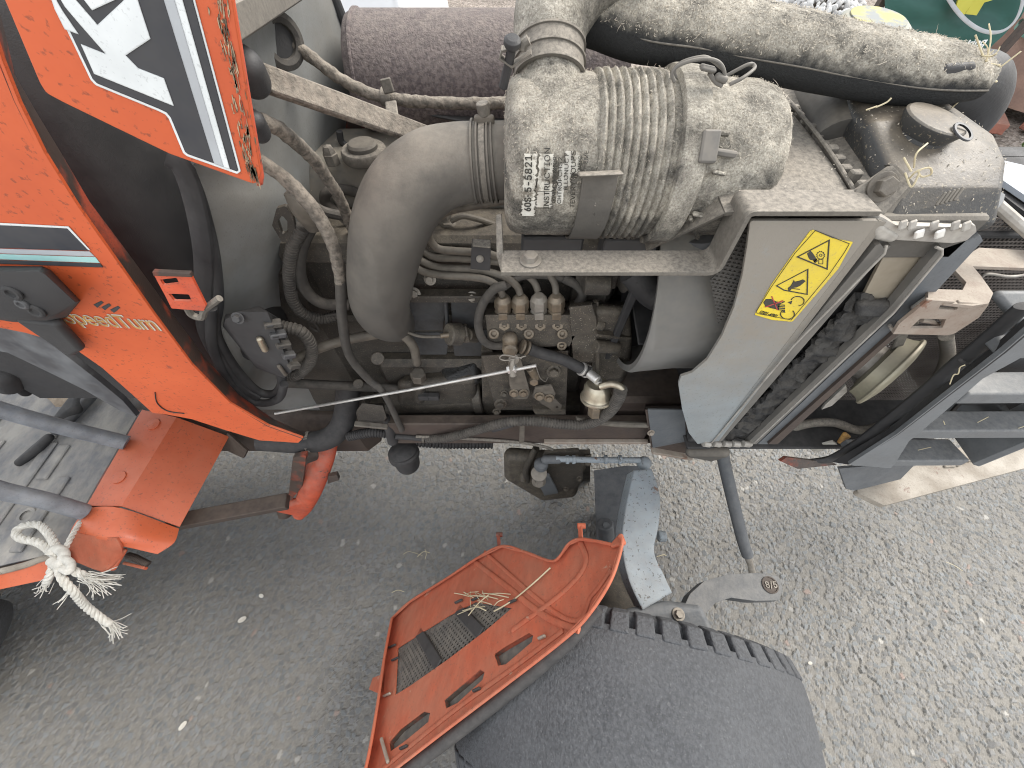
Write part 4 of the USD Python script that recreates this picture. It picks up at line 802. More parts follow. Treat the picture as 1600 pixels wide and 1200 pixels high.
for z in (.036, .050, .064): hcl.append(lathe([(.0325, -.0012), (.0358, -.001), (.0358, .001), (.0325, .0012)], SA + SD * z, SD, 56))
hc = part('hose_clamp', cat(hcl, lathe([(.0330, 0), (.0340, 0), (.0340, .028), (.0330, .028)], SA + SD * .036, SD, 56)), m_bracket)
part('clamp_ear', cat(strap([W(828, 66, .43), W(812, 72, .43), W(786, 79, .43)], .014, .0016, Y_), strap([W(830, 84, .43), W(800, 104, .43), W(782, 92, .43), W(786, 80, .43)], .014, .0016, Y_), tube([W(826, 62, .43), W(818, 68, .43), W(816, 78, .43)], .004, 10, sm=0)), m_bracket, hc)
part('clamp_screw', cat(lathe([(0, 0), (.0065, 0), (.0075, .002), (.0072, .005), (.005, .0068), (0, .007)], W(800, 72, .428), (0.1, -.35, 1), 24), tube([W(799, 76, .43), W(795, 100, .435), W(786, 136, .44)], [.004, .0042, .0042], 10, sm=0)), m_plastic, hc)
part('clamp_slot', cat(bar(W(796, 65, .424), W(804, 67, .424), .0012, .0016), bar(W(801, 62, .424), W(798, 70, .424), .0012, .0016)), m_rubber, hc)

# big elbow hose from the canister down to the manifold
ep = [W(800, 252, .45), W(760, 254, .45), W(715, 258, .45), W(672, 272, .445), W(634, 306, .435), W(611, 355, .425), W(599, 410, .42), W(594, 448, .42), W(595, 476, .432), W(606, 496, .475), W(625, 505, .53)]
er = [.038, .0385, .0405, .0435, .0455, .0455, .0440, .0425, .0415, .040, .036]
em = tube(ep, er, 48, sm=10, step=.004)
elb = part('intake_hose', em, m_dusty, smooth=60)
for px in (742, 750, 766, 773):
    p = W(px, 254, .45); part('hose_band', lathe([(.0385, -.0012), (.0412, -.001), (.0412, .001), (.0385, .0012)], p, W(800, 252, .45) - p, 48), m_dusty, elb)
part('hose_band', lathe([(.0388, -.003), (.0398, -.003), (.0398, .003), (.0388, .003)], W(758, 254, .45), W(800, 252, .45) - W(758, 254, .45), 48), m_bracket, elb)
tbm = part('band_screw', cat(cyl(W(753, 160, .455), W(757, 180, .455), .0065), cyl(W(755, 178, .455), W(756, 200, .455), .0045)), m_bracket, elb)
part('band_housing', rhull(Ws([(745, 184), (768, 184), (768, 196), (745, 196)], .452), .003), m_line, elb)

# ---- muffler
mc = np.array([0, .72, 1.073])
mm = lathe(dense([(0, -.232), (.060, -.231), (.068, -.227), (.0724, -.218), (.0724, .16), (0, .165)], .006), mc, X_, 90)
muf = part('muffler', mm, m_muffler, smooth=45)
part('muffler_seam', lathe([(.0722, -.2185), (.0745, -.2175), (.0745, -.2145), (.0722, -.2135)], mc, X_, 80), m_muffler, muf)
part('heat_shield', cat(cbox((-.26, .60, .985), (.05, .78, .992), .002), bar(W(560, 150, .70), W(790, 196, .64), .004, .03, hint=Z_)), m_plastic)
# far side of the hood, seen past the muffler
fs = part('far_side_panel', cat(cbox((-.34, .84, .62), (.34, .846, 1.02), .002), cbox((-.42, .80, .80), (-.24, .806, 1.03), .002), bar(W(540, 215, .72), W(720, 235, .72), .12, .004, hint=Z_)), m_orange_dirty)
part('panel_rim', bar((-.40, .838, 1.21), (.30, .838, 1.21), .03, .02), m_plastic, fs)
part('cable_loop', tube(Ws([(530, 205), (534, 222), (548, 230), (560, 226)], .64), .005, 8), m_plastic)

# ---- radiator, shroud and bracket strap
shr_c = [(1172, 345), (1168, 380), (1160, 430), (1147, 480), (1128, 525), (1105, 562), (1082, 582), (1064, 588), (1060, 600), (1066, 640), (1076, 676), (1090, 694), (1112, 690), (1374, 345)]
shr = part('fan_shroud', pplate(shr_c, .335, .004, rnd=.002), m_shroud)
part('shroud_fold', plate(np.array([W(1112, 690, .3345), W(1374, 345, .3345), W(1384, 347, .338), W(1122, 692, .338)]), .003), m_shroud, shr)
# top of the shroud and the header strip beside it
part('shroud_top', grid_sheet([[(.205, .352, 1.079), (.205, .42, 1.084), (.205, .56, 1.086), (.205, .70, 1.08)], [(.27, .352, 1.083), (.27, .42, 1.092), (.27, .56, 1.095), (.27, .70, 1.088)], [(.332, .352, 1.081), (.332, .42, 1.09), (.332, .56, 1.094), (.332, .70, 1.086)]], .004, 4), m_bracket, shr)
part('shroud_side', grid_sheet([[(.205, .352, 1.078), (.205, .56, 1.086), (.205, .70, 1.08)], [(.16, .40, 1.00), (.16, .56, 1.03), (.16, .70, 1.0)]], .003), m_bracket, shr)
fc, fr = np.array([.0, .535, .865]), .180
tun = lathe(dense([(fr - .012, .188), (fr - .002, .186), (fr + .001, .192), (fr, .2), (fr - .004, .26), (fr - .002, .335), (fr - .02, .335)], .01), fc, (1, .0, .05), 96)
part('fan_tunnel', tun, M('smooth_grey_moulding', (.155, .15, .14), (.12, .118, .11), 10, .55, dust=.45, dustcol=(.27, .24, .19), bump=.0002), shr)
scr_px = [(1172, 336), (1168, 380), (1158, 430), (1145, 478), (1122, 500), (1110, 440), (1128, 420), (1140, 395)]
def wire_grid(T, x0, x1, y0, y1, p, w, th=.0012, clip=None):
    ms = []
    def add(a, b, c, d):
        box = sg.box(a, b, c, d)
        if clip is not None: box = box.intersection(clip)
        for g in getattr(box, 'geoms', [box]):
            if g.is_empty or g.geom_type != 'Polygon' or g.area < 1e-8: continue
            ms.append(poly_ext(g, th, T))
    for x in np.arange(x0, x1, p): add(x, y0, x + w, y1)
    T2 = T.copy(); T2[:3, 3] = T[:3, 3] + T[:3, 2] * th * .3; To = T; T = T2
    for y in np.arange(y0, y1, p):
        box = sg.box(x0, y, x1, y + w)
        if clip is not None: box = box.intersection(clip)
        for g in getattr(box, 'geoms', [box]):
            if g.is_empty or g.geom_type != 'Polygon' or g.area < 1e-8: continue
            ms.append(poly_ext(g, th, T2))
    return cat(ms)
P_ = Ws(scr_px, .36); Tq = plane_of(P_, -Y_ - .3 * X_); c2 = sg.Polygon(to2(Tq, P_)).buffer(0); b_ = c2.bounds
k = obj('shroud_screen', wire_grid(Tq, b_[0], b_[2], b_[1], b_[3], .0052, .0026, .002, c2), m_mesh_dark, shr, False); stage.GetPrimAtPath(k).SetCustomDataByKey('kind', 'stuff')
# fan, belt and pulleys in the dark
fan = part('fan_blade', bar((.215, .535, .865), (.215, .42, .98), .05, .004, hint=X_), m_plastic)
for a in range(5): part('fan_blade', bar((.215, .535, .865), (.215, .535 + .15 * math.cos(a * 1.05 + 1.2), .865 + .15 * math.sin(a * 1.05 + 1.2)), .05, .004, hint=X_), m_plastic)
part('fan_pulley', lathe([(0, 0), (.06, 0), (.066, .004), (.058, .010), (.066, .016), (.06, .02), (0, .02)], (.165, .50, .93), X_, 40), m_engine)
part('fan_belt', cat(bar((.176, .43, .93), (.176, .46, .70), .012, .010), bar((.176, .55, .95), (.176, .54, .70), .012, .010)), m_rubber)
part('alternator', cat(cyl((.05, .60, .87), (.15, .60, .87), .06, 32), cbox((.10, .48, .86), (.17, .56, .92), .008), cyl((.11, .47, .885), (.15, .47, .885), .016)), m_engine)
part('water_pump_housing', cat(cbox((.10, .49, .80), (.165, .60, .95), .01), cyl((.09, .485, .80), (.165, .485, .80), .018)), m_engine)
part('water_hose', tube([(.17, .45, .93), (.21, .43, .90), (.24, .40, .93)], .022, 18), m_rubber)
# strap carrying the air cleaner
s0 = W(783, 424, .33); s1 = W(1115, 427, .33); s2 = W(1172, 330, .33); s3 = W(1378, 331, .33)
zb = (s0[2] + s1[2]) / 2; s0[2] = s1[2] = zb; zt = (s2[2] + s3[2]) / 2; s2[2] = s3[2] = zt; xl = (s1[0] + s2[0]) / 2 + .001
sp_ = []
def rounded(poly, r=.008, n=5):
    out = [poly[0]]
    for a, b, c in zip(poly[:-2], poly[1:-1], poly[2:]):
        u1, u2 = unit(a - b), unit(c - b)
        for t in np.linspace(0, 1, n): out.append((b + u1 * r) * (1 - t) ** 2 + 2 * b * t * (1 - t) + (b + u2 * r) * t * t)
    return np.array(out + [poly[-1]])
pl = rounded(np.array([s0, [xl, .33, zb], [xl, .33, zt], s3]))
stp = part('support_strap', strap(pl, .036, .0045, Y_), m_bracket, smooth=40)
part('strap_end', plate(Ws([(775, 336, .385), (783, 334, .385), (787, 424, .349), (783, 426, .349), (776, 400, .36)]), .004), m_bracket, stp)
part('strap_bolt', bolt(s0 * .86 + s1 * .14 + np.array([0, .018, .0002]), Z_, .0078, .007), m_steel_dull, stp)
tabp = plate(Ws([(1332, 303, .362), (1340, 296, .362), (1394, 258, .372), (1424, 288, .362), (1372, 344, .348), (1350, 330, .35)]), .005, rnd=.002)
tb_ = part('bolt_plate', tabp, m_bracket, stp)
part('bolt_plate', plate(Ws([(1388, 257, .378), (1398, 257, .378), (1428, 288, .368), (1376, 350, .35), (1368, 346, .348), (1420, 289, .362)]), .006), m_dusty, stp)
Tn = plane_of(Ws([(1340, 296, .362), (1394, 258, .372), (1424, 288, .362), (1372, 344, .348)]))
part('plate_bolt', bolt(W(1377, 292, .362), Tn[:3, 2], .0088, .008), m_line, tb_)
# header plate right of the gasket, gasket teeth
hp = part('radiator_header', cbox((.338, .345, 1.03), (.46, .72, 1.078), .003), m_dusty)
part('header_plate', grid_sheet([[(.347, .37, 1.086), (.347, .74, 1.096)], [(.40, .46, 1.100), (.43, .74, 1.135)]], .003), m_bracket, hp)
for k in range(17):
    y = .372 + k * .0168; part('gasket_tooth', cbox((.334, y, 1.079), (.345, y + .009, 1.096 + .002 * math.sin(k * 2.1)), .0015), m_bracket, hp)
part('gasket_strip', tube([(.334, .36, 1.086), (.333, .45, 1.096), (.334, .56, 1.099), (.337, .66, 1.096)], .0022, 8), m_bracket, hp)
# plastic radiator tank
tank = rhull(np.vstack([Ws([(1390, 338), (1532, 344)], .358), Ws([(1402, 300), (1540, 300)], .372), Ws([(1545, 262), (1412, 262)], .395), Ws([(1360, 205), (1470, 200), (1530, 225)], .44), [(.40, .66, 1.11), (.47, .66, 1.11), (.40, .66, 1.06), (.49, .66, 1.05), (.50, .42, 1.04)]]), .010)
tnk = part('radiator_tank', tank, m_tank, smooth=50)
for k in range(5): part('tank_rib', bar(W(1462 + k * 7, 322 - k * 2, .345), W(1478 + k * 7, 300 - k * 2, .352), .0016, .0025), m_dusty, tnk)
rc = W(1462, 187, .425)
cpp = part('radiator_cap', lathe([(0, -.012), (.023, -.012), (.028, -.003), (.0285, .0005), (.0265, .002), (0, .0025)], rc, (.12, -.10, 1), 44), m_tank, tnk)
part('filler_seat', lathe([(.016, -.020), (.024, -.018), (.022, -.008), (.016, -.008)], rc, (.10, -.08, 1), 40), m_tank, tnk)
part('tank_emblem', lathe([(.008, 0), (.0105, 0), (.0105, .0016), (.008, .0016)], W(1503, 207, .402), (.2, -.35, 1), 28), m_plastic_scuffed, tnk)
part('hose_neck', tube([(.385, .60, 1.09), (.375, .52, 1.092), (.365, .47, 1.085)], [.028, .028, .030], 24), m_dusty, tnk)
part('hose_neck_mouth', tube(Ws([(1302, 262, .50), (1318, 215, .50), (1336, 205, .50), (1342, 222, .48), (1325, 255, .47)]), .004, 10), m_dusty, tnk)
part('hose_neck_hole', plate(Ws([(1300, 268, .478), (1316, 222, .492), (1334, 210, .492), (1338, 226, .478), (1322, 258, .468)]), .002), m_rubber, tnk)
# crimped strip with bright tabs
ct = Ws([(1358, 352), (1372, 368), (1402, 375), (1488, 380), (1510, 376), (1526, 362), (1524, 350), (1515, 356), (1400, 352), (1376, 338)], .338)
crp = part('crimp_strip', plate(ct, .010, rnd=.002), m_alu, tnk)
part('crimp_corner', rhull([W(1366, 352, .342), W(1374, 364, .342), W(1392, 368, .342)], .006), m_alu, tnk)
for px, py in ((1412, 351), (1427, 351), (1461, 352), (1494, 352), (1511, 353)): part('crimp_tab', bar(W(px, py - 7, .337), W(px - 3, py + 8, .334), .0075, .003, hint=X_), m_alu, crp)
for px, py in ((1438, 367), (1470, 367)): part('crimp_tab', bar(W(px, py - 8, .3355), W(px - 4, py + 6, .333), .009, .003, hint=X_), m_bright, crp)
part('tank_shoulder', cat(plate(Ws([(1530, 340, .36), (1562, 298, .40), (1570, 304, .40), (1568, 316, .39), (1542, 345, .36)]), .004)), m_dark_grey, tnk)
# radiator core side: channels, foam, cooler plate
rad = part('radiator_core', cbox((.362, .364, .56), (.455, .72, 1.04), .002), m_plastic)
part('side_channel', pplate([(1368, 384), (1376, 381), (1381, 388), (1392, 384), (1124, 694), (1108, 694)], .338, .008), m_channel, rad)
part('channel_edge', tube(Ws([(1385, 384), (1382, 396), (1240, 540), (1112, 692)], .3335), .0014, 8, sm=0), m_alu, rad)
part('cooler_plate', plate(Ws([(1392, 378), (1470, 380), (1398, 476), (1346, 468)], .350), .004), m_core, rad)
fo_px = [(1344, 462), (1352, 466), (1398, 470), (1395, 486), (1352, 530), (1300, 575), (1250, 625), (1185, 690), (1130, 690), (1200, 612), (1280, 532)]
Pf = Ws(fo_px, .346); Tf = plane_of(Pf); pf = sg.Polygon(to2(Tf, Pf)); bx = pf.bounds; st_ = .0035
gx, gy = np.meshgrid(np.arange(bx[0], bx[2], st_), np.arange(bx[1], bx[3], st_)); G = np.c_[gx.ravel(), gy.ravel()]; ins_ = shapely.contains_xy(pf, G[:, 0], G[:, 1]).reshape(gx.shape)
nz = meshkit.fbm(np.c_[G * 60, 0 * G[:, :1]], 4, 7); hgt_ = (np.abs(nz - .5) * .03 + (nz > .56) * .003).clip(0, .016)
V3 = Tf[:3, 3] + G @ Tf[:3, :2].T + np.outer(hgt_ - .006, Tf[:3, 2]); nxx = gx.shape[1]; F = []
for i in range(gx.shape[0] - 1):
    for j in range(nxx - 1):
        if ins_[i, j] and ins_[i + 1, j] and ins_[i, j + 1] and ins_[i + 1, j + 1]: a = i * nxx + j; F.append([a, a + 1, a + nxx + 1, a + nxx])
fm = solid(V3, np.array(F), .008); fm.remove_unreferenced_vertices()
part('foam_seal', fm, m_foam, rad, 60, label='crumbling black foam down the radiator side')
part('foam_block', rhull(Ws([(1346, 474), (1392, 476), (1388, 488), (1345, 486)], .344), .006), m_foam, rad)
part('front_channel', pplate([(1468, 388), (1474, 388), (1473, 398), (1400, 488), (1182, 694), (1166, 694), (1386, 486)], .337, .010), m_channel, rad)
part('channel_edge', tube(Ws([(1462, 386), (1472, 390), (1472, 398), (1395, 490), (1178, 692)], .3325), .0014, 8, sm=0), m_alu, rad)
part('cooler_frame', pplate([(1476, 388), (1532, 368), (1536, 376), (1440, 480), (1395, 520), (1200, 694), (1184, 694), (1400, 490)], .345, .012), m_dark_grey, rad)
part('cooler_frame', pplate([(1440, 482), (1450, 480), (1215, 694), (1200, 694)], .340, .006), m_rust_dark, rad)
part('frame_clip', rhull(Ws([(1428, 480), (1448, 466), (1446, 474), (1432, 486)], .340), .003), m_alu, rad)
part('frame_clip', tube(Ws([(1390, 508), (1396, 516), (1408, 512), (1412, 504)], .338), .002, 8), m_alu, rad)
part('cooler_clip', plate(Ws([(1290, 632), (1322, 602), (1324, 612), (1300, 634), (1284, 640)], .36), .004), m_alu, rad)
rb = part('bottom_crimp', rhull(Ws([(1100, 694), (1172, 694)], .338), .005), m_alu, rad)
for px in (1104, 1120, 1136, 1150, 1166): part('crimp_tab', cyl(W(px - 5, 693, .334), W(px + 5, 694, .334), .0062), m_alu, rb)
part('drain_cock', rhull([W(1130, 706, .345), W(1110, 712, .36), W(1080, 706, .36)], .012), m_dusty, rad)
# warning sticker
SY = .3345; st_px = [(1268, 358), (1300, 372), (1333, 378), (1310, 420), (1274, 462), (1238, 503), (1206, 500), (1179, 492), (1205, 445), (1240, 395)]
stk = part('warning_sticker', pplate(st_px, SY, .0004, rnd=.002), m_yellow, shr)
def zs(l): return [(1160 + x * .15, 340 + y * .15) for x, y in l]
def outline(pts, w, Y): 
    P = Ws(pts, Y); Tt = plane_of(P, -Y_); c = sg.Polygon(to2(Tt, P)); r = c.difference(c.buffer(-w)); S = np.eye(4); S[2, 3] = 0; return poly_ext(r, .0003, Tt @ S)
SY2 = SY - .0002
part('sticker_border', outline(zs([(760, 130), (1118, 270), (1060, 370), (900, 600), (510, 1068), (150, 1000), (145, 975), (300, 720), (545, 370)]), .0005, SY2), m_black_print, stk)
part('warning_triangle', outline(zs([(560, 410), (912, 225), (888, 545)]), .0012, SY2), m_black_print, stk)
part('warning_triangle', outline(zs([(345, 710), (688, 530), (680, 805), (430, 760)]), .0012, SY2), m_black_print, stk)
part('triangle_field', pplate(zs([(585, 410), (895, 250), (875, 528)]), SY2 - .00005, .0003), m_yellow, stk)
part('hand_pictogram', cat(pplate(zs([(672, 375), (712, 345), (738, 375), (780, 440), (750, 470), (735, 445), (705, 440), (690, 420)]), SY2 - .0002, .0003), *[pplate(zs([(735 + 14 * k, 440 - 4 * k), (745 + 14 * k, 436 - 4 * k), (768 + 10 * k, 470 - 8 * k), (758 + 10 * k, 474 - 8 * k)]), SY2 - .0002, .0003) for k in range(3)]), m_black_print, stk)
part('gear_pictogram', cat(outline(zs([(815 + 38 * math.cos(a) * (1 + .25 * (k % 2)), 392 + 38 * math.sin(a) * (1 + .25 * (k % 2))) for k, a in enumerate(np.linspace(0, 2 * np.pi, 24, endpoint=False))]), .0005, SY2 - .0001), outline(zs([(815 + 15 * math.cos(a), 392 + 15 * math.sin(a)) for a in np.linspace(0, 2 * np.pi, 16, endpoint=False)]), .0004, SY2 - .0001), outline(zs([(793, 432), (842, 434), (840, 484), (792, 482)]), .0005, SY2 - .0001)), m_black_print, stk)
part('hand_pictogram', cat(pplate(zs([(475, 735), (505, 710), (530, 665), (535, 650), (548, 668), (590, 660), (630, 645), (660, 662), (600, 712), (560, 728), (520, 735), (500, 760), (480, 765)]), SY2 - .0002, .0003), pplate(zs([(520, 735), (600, 746), (600, 752), (520, 742)]), SY2 - .0002, .0003)), m_black_print, stk)
part('hand_pictogram', cat(pplate(zs([(218, 885), (245, 850), (300, 850), (345, 870), (400, 890), (440, 870), (442, 880), (390, 905), (380, 960), (300, 945), (240, 925)]), SY2 - .0002, .0003), *[pplate(zs([(370, 905 + 17 * k), (445, 910 + 17 * k), (444, 919 + 17 * k), (370, 914 + 17 * k)]), SY2 - .0002, .0003) for k in range(4)]), m_black_print, stk)
part('red_cross', cat(pplate(zs([(300, 820), (312, 820), (372, 965), (360, 965)]), SY2 - .0004, .0003), pplate(zs([(425, 862), (428, 872), (238, 938), (234, 930)]), SY2 - .0004, .0003)), m_red_print, stk)
for cx, cy, r0, a0, a1 in ((575, 870, 68, -2.9, 1.4), (470, 1005, 72, -.7, 4.2)):
    part('arrow_pictogram', tube(Ws(zs([(cx + r0 * math.cos(a), cy + r0 * .72 * math.sin(a)) for a in np.linspace(a0, a1, 18)]), SY2 - .0001), .00055, 6), m_black_print, stk)
part('arrow_pictogram', cat(pplate(zs([(472, 882), (520, 868), (508, 906)]), SY2 - .0001, .0003), pplate(zs([(412, 988), (440, 962), (448, 992)]), SY2 - .0001, .0003)), m_black_print, stk)
o_ = W(1185, 489, SY2); part('part_number', text_on('52X01-40901', np.linalg.norm(W(1185, 489, SY2) - W(1186, 486, SY2)) * 1.3, o_, W(1212, 496, SY2) - o_, Z_, .0003, True, fit=np.linalg.norm(W(1212, 496, SY2) - o_)), m_black_print, stk, False)

# ---- horn
hnp, hax = W(1392, 584, .365), unit((.62, -.78, .04))
hrn = part('horn', lathe([(0, -.006), (.040, -.006), (.054, -.003), (.060, -.001), (.062, .001), (.062, .004), (.058, .006), (.055, .012), (.053, .022), (.03, .026), (0, .026)], hnp, -hax, 60), m_horn)
part('horn_motor', cat(cyl(hnp - hax * .02, hnp - hax * .052, .030, 28), cbox(W(1350, 590, .38) - .012, W(1350, 590, .38) + .012, .003)), m_alu, hrn)
part('horn_bracket', cat(bar(W(1420, 500, .38), W(1392, 565, .38), .014, .004, hint=X_), bar(W(1340, 560, .36), W(1432, 498, .36), .004, .014, hint=Z_)), m_bracket, hrn)
part('horn_terminal', bar(W(1357, 582, .36), W(1362, 600, .35), .006, .003), m_bright, hrn)
part('cooler_pipe', tube(Ws([(1478, 525, .40), (1480, 560, .40), (1462, 600, .40), (1440, 640, .40)]), .009, 12), m_bracket)
part('lower_cable', tube(Ws([(1200, 688, .40), (1250, 665, .40), (1300, 660, .40), (1340, 672, .39), (1380, 665, .38)]), .009, 12), m_bracket)

# ---- nose: seal, plastic side with louvre bars, screen, rusty latch plate
nose_px = [(1240, 732), (1326, 726), (1400, 679), (1484, 614), (1567, 550), (1660, 470), (1660, 520), (1590, 562), (1535, 592), (1494, 628), (1456, 660), (1420, 690), (1400, 722), (1392, 732)]
nose_px = nose_px[1:]
ns = part('nose_panel', pplate(nose_px, .300, .006, rnd=.003), m_nose)
seal_n = [(1262, 722), (1300, 716), (1345, 690), (1400, 648), (1450, 608), (1498, 566), (1530, 540), (1600, 478)]
part('nose_seal', tube(Ws(seal_n, .330), [.009, .011, .012, .012, .012, .012, .011, .010], 16, flat=.6, hint=Y_), m_rubber, ns)
part('seal_lip', tube(Ws([(1500, 562), (1512, 570), (1526, 571), (1540, 560)], .318), .0022, 8), m_rubber, ns)
part('nose_edge_strip', grid_sheet([Ws([(1326, 726), (1400, 679), (1484, 614), (1567, 550), (1660, 470)], .3005), Ws([(1300, 722), (1385, 672), (1468, 606), (1548, 544), (1640, 462)], .318)], .003), m_rubber, ns)
def louvre(y_ft, y_bk, y_fb, x0, x1, name='louvre_bar', endr=.012):
    ft = W(x0, y_ft, .300); z1 = ft[2]; z0 = W(x0, y_fb, .300)[2]; yb = WZ(x0, y_bk, z1)[1]; X0 = ft[0]; X1 = min(W(x1, y_ft, .300)[0], .885)
    part(name, rhull([(X0, .305, z1 - .004), (X1, .306, z1 - .004), (X0, yb, z1 - .004), (X1 - .01, yb, z1 - .004), (X0, .304, z0 + .004), (X1, .305, z0 + .004), (X0, yb, z0 + .004), (X1 - .01, yb, z0 + .004)], .004), m_nose, ns)
part('grille_liner', pplate([(1546, 592), (1620, 528), (1640, 512), (1640, 655), (1475, 655), (1500, 628)], .362, .003, [[(1492, 644), (1502, 632), (1572, 632), (1580, 645)]]), m_rubber, ns)  # dark sheet added behind the bars so their gaps look shaded
louvre(722, 688, 729, 1345, 1515); louvre(675, 644, 686, 1425, 1680); louvre(617, 583, 632, 1520, 1700); louvre(548, 514, 562, 1585, 1700)
part('nose_bumper_foot', plate(np.array([W(1222, 722, .32), W(1228, 714, .33), W(1300, 722, .33), W(1312, 728, .32), W(1245, 732, .315)]), .008), m_orange_dirty, ns)
part('paper_scrap', plate(Ws([(1266, 700, .36), (1302, 690, .36), (1310, 696, .36), (1272, 708, .36)]), .004), m_print_white, ns)
part('broken_clip', rhull([W(1312, 690, .36), W(1325, 682, .36), W(1320, 678, .36)], .004), m_gold_decal, ns)
P_ = np.array([(.52, .47, .55), (.88, .47, .55), (.88, .47, 1.0), (.52, .47, 1.0)]); Tq = plane_of(P_, -Y_)
k = obj('nose_screen', wire_grid(Tq, -.18, .18, -.225, .225, .0058, .0020, .0015), m_mesh, ns, False); stage.GetPrimAtPath(k).SetCustomDataByKey('kind', 'stuff')
part('far_nose_side', cbox((.50, .66, .56), (.90, .67, .98), .004), m_rubber, ns)
part('nose_top_cover', cbox((.50, .46, .972), (.884, .70, .980), .002), m_rubber, ns)  # cover added to block sky light and darken the nose interior
part('nose_front', cbox((.885, .300, .58), (.90, .72, .99), .006), m_nose, ns)
part('nose_undertray', cbox((.36, .353, .548), (.88, .75, .556), .002), m_rubber, ns)
part('nose_top_rail', plate(np.array([WZ(1548, 246, 1.02), WZ(1660, 272, 1.02), WZ(1660, 345, 1.02), WZ(1544, 266, 1.02)]), .006), M('pale_blue_sheet', (.45, .48, .52), (.36, .39, .42), 10, .4, dust=.2), ns)
part('nose_top_rail', plate(np.array([WZ(1544, 268, 1.012), WZ(1660, 348, 1.012), WZ(1660, 375, 1.012), WZ(1560, 300, 1.012)]), .02), m_plastic, ns)
part('prop_rod', tube([W(1552, 315, .42), W(1640, 392, .38)], .006, 10), m_alu, ns)
latch = [(1486, 416), (1508, 400), (1530, 387), (1660, 394), (1660, 421), (1520, 416), (1532, 430), (1552, 458), (1545, 474), (1520, 478), (1450, 470), (1450, 451), (1504, 453), (1510, 441)]
LZ = .985
lp = part('latch_plate', plate(np.array([WZ(x, y, LZ) for x, y in latch]), .004), m_rust)
lf = [(1450, 469), (1530, 474), (1545, 476), (1530, 496), (1492, 521), (1480, 524), (1395, 522), (1405, 506), (1432, 484)]
yf = WZ(1490, 474, LZ)[1]
part('latch_face', pplate(lf, yf, .004, [[(1466, 483), (1472, 473), (1498, 474), (1496, 484)], [(1422, 513), (1438, 498), (1478, 499), (1472, 513)]], rnd=.001), m_rust, lp)
part('latch_hook', tube(Ws([(1440, 500), (1456, 503), (1470, 512), (1476, 505), (1472, 498)], yf + .01), .003, 8), m_rust, lp)
part('latch_spring', tube(Ws([(1532, 434), (1545, 428), (1580, 432), (1620, 426)], .44), .002, 8), m_alu, lp)
part('nose_hinge_cover', rhull([W(1560, 462, .36), W(1640, 462, .36), W(1600, 510, .33), W(1640, 520, .33)], .006), m_nose, ns)

# ---- bumper beam under the nose
bz = .46
bm = part('bumper_beam', plate(np.array([WZ(1334, 767, bz), WZ(1382, 790, bz), WZ(1720, 700, bz), WZ(1720, 560, bz), WZ(1520, 690, bz), WZ(1430, 728, bz)]), .014, rnd=.006), m_bumper)
part('beam_side', plate(np.array([WZ(1308, 729, .54), WZ(1440, 726, .54), WZ(1400, 742, .478), WZ(1336, 768, .458), WZ(1326, 768, .47)]), .006), m_dark_grey, bm)
rg = np.random.default_rng(11)
Tb = np.eye(4); em = []
for k in range(26):
    c = WZ(rg.uniform(1478, 1600), 0, bz) if False else None
    s, t = rg.random(), rg.random(); px = 1475 + 120 * s + 25 * t; py = 738 - 38 * s - 28 * t + 12 * (t - .5)
    c = WZ(px, py, bz + .002); a = rg.uniform(-.5, .5); L = rg.uniform(.004, .011); em.append(rhull([c - L * np.array([math.cos(a), math.sin(a), 0]), c + L * np.array([math.cos(a), math.sin(a), 0])], rg.uniform(.0025, .004), 3))
part('cast_lettering', cat(em), m_bumper, bm, 60)

# ---- footplate, mat, pedals
FZ = .485
fpl = part('footplate', plate(np.array([WZ(-500, 560, FZ), WZ(140, 596, FZ), WZ(226, 646, FZ), WZ(108, 842, FZ), WZ(60, 880, FZ), WZ(-500, 1000, FZ)]), .012), m_orange_dirty)
lipP = [WZ(-300, 955, FZ + .004), WZ(0, 893, FZ + .004), WZ(70, 872, FZ + .004), WZ(105, 868, FZ + .004)]
lipQ = [WZ(-300, 985, FZ - .02), WZ(0, 921, FZ - .02), WZ(75, 905, FZ - .02), WZ(110, 890, FZ - .02)]
part('footplate_lip', grid_sheet([lipP, lipQ], .004), m_orange, fpl); part('lip_top', tube(lipP, .006, 10), m_bumper, fpl)
part('sand_patch', grid_sheet([[WZ(60, 612, FZ + .006), WZ(100, 600, FZ + .012), WZ(140, 612, FZ + .006)], [WZ(78, 626, FZ + .012), WZ(110, 618, FZ + .018), WZ(140, 622, FZ + .01)], [WZ(90, 640, FZ + .004), WZ(120, 635, FZ + .008), WZ(150, 630, FZ + .004)]], .01, 5), m_soil, fpl)
br_rows = [[WZ(222, 640, .505), WZ(276, 652, .505), WZ(358, 682, .42)], [WZ(135, 790, .505), WZ(190, 791, .505), WZ(281, 823, .42)]]
sb_ = part('step_bracket', grid_sheet(br_rows, .005), m_orange)
for (x, y) in ((240, 663), (186, 746)): part('rivet', lathe([(0, 0), (.014, 0), (.0135, .002), (0, .0026)], WZ(x, y, .5052), Z_, 26), m_orange, sb_)
cap_rows = [[WZ(134, 793, .5055), WZ(190, 794, .5055), WZ(280, 826, .4205)], [WZ(112, 826, .504), WZ(182, 838, .500), WZ(272, 848, .428)], [WZ(106, 848, .490), WZ(180, 852, .487), WZ(246, 866, .438)]]
part('bracket_end_cap', grid_sheet(cap_rows, .005, 5), m_orange, sb_)
part('scuffed_corner', grid_sheet([[WZ(116, 832, .5055), WZ(150, 838, .504), WZ(182, 841, .502)], [WZ(106, 856, .488), WZ(150, 862, .486), WZ(190, 856, .486)], [WZ(106, 872, .466), WZ(160, 892, .458), WZ(192, 868, .464)]], .004, 4), m_panel, sb_)
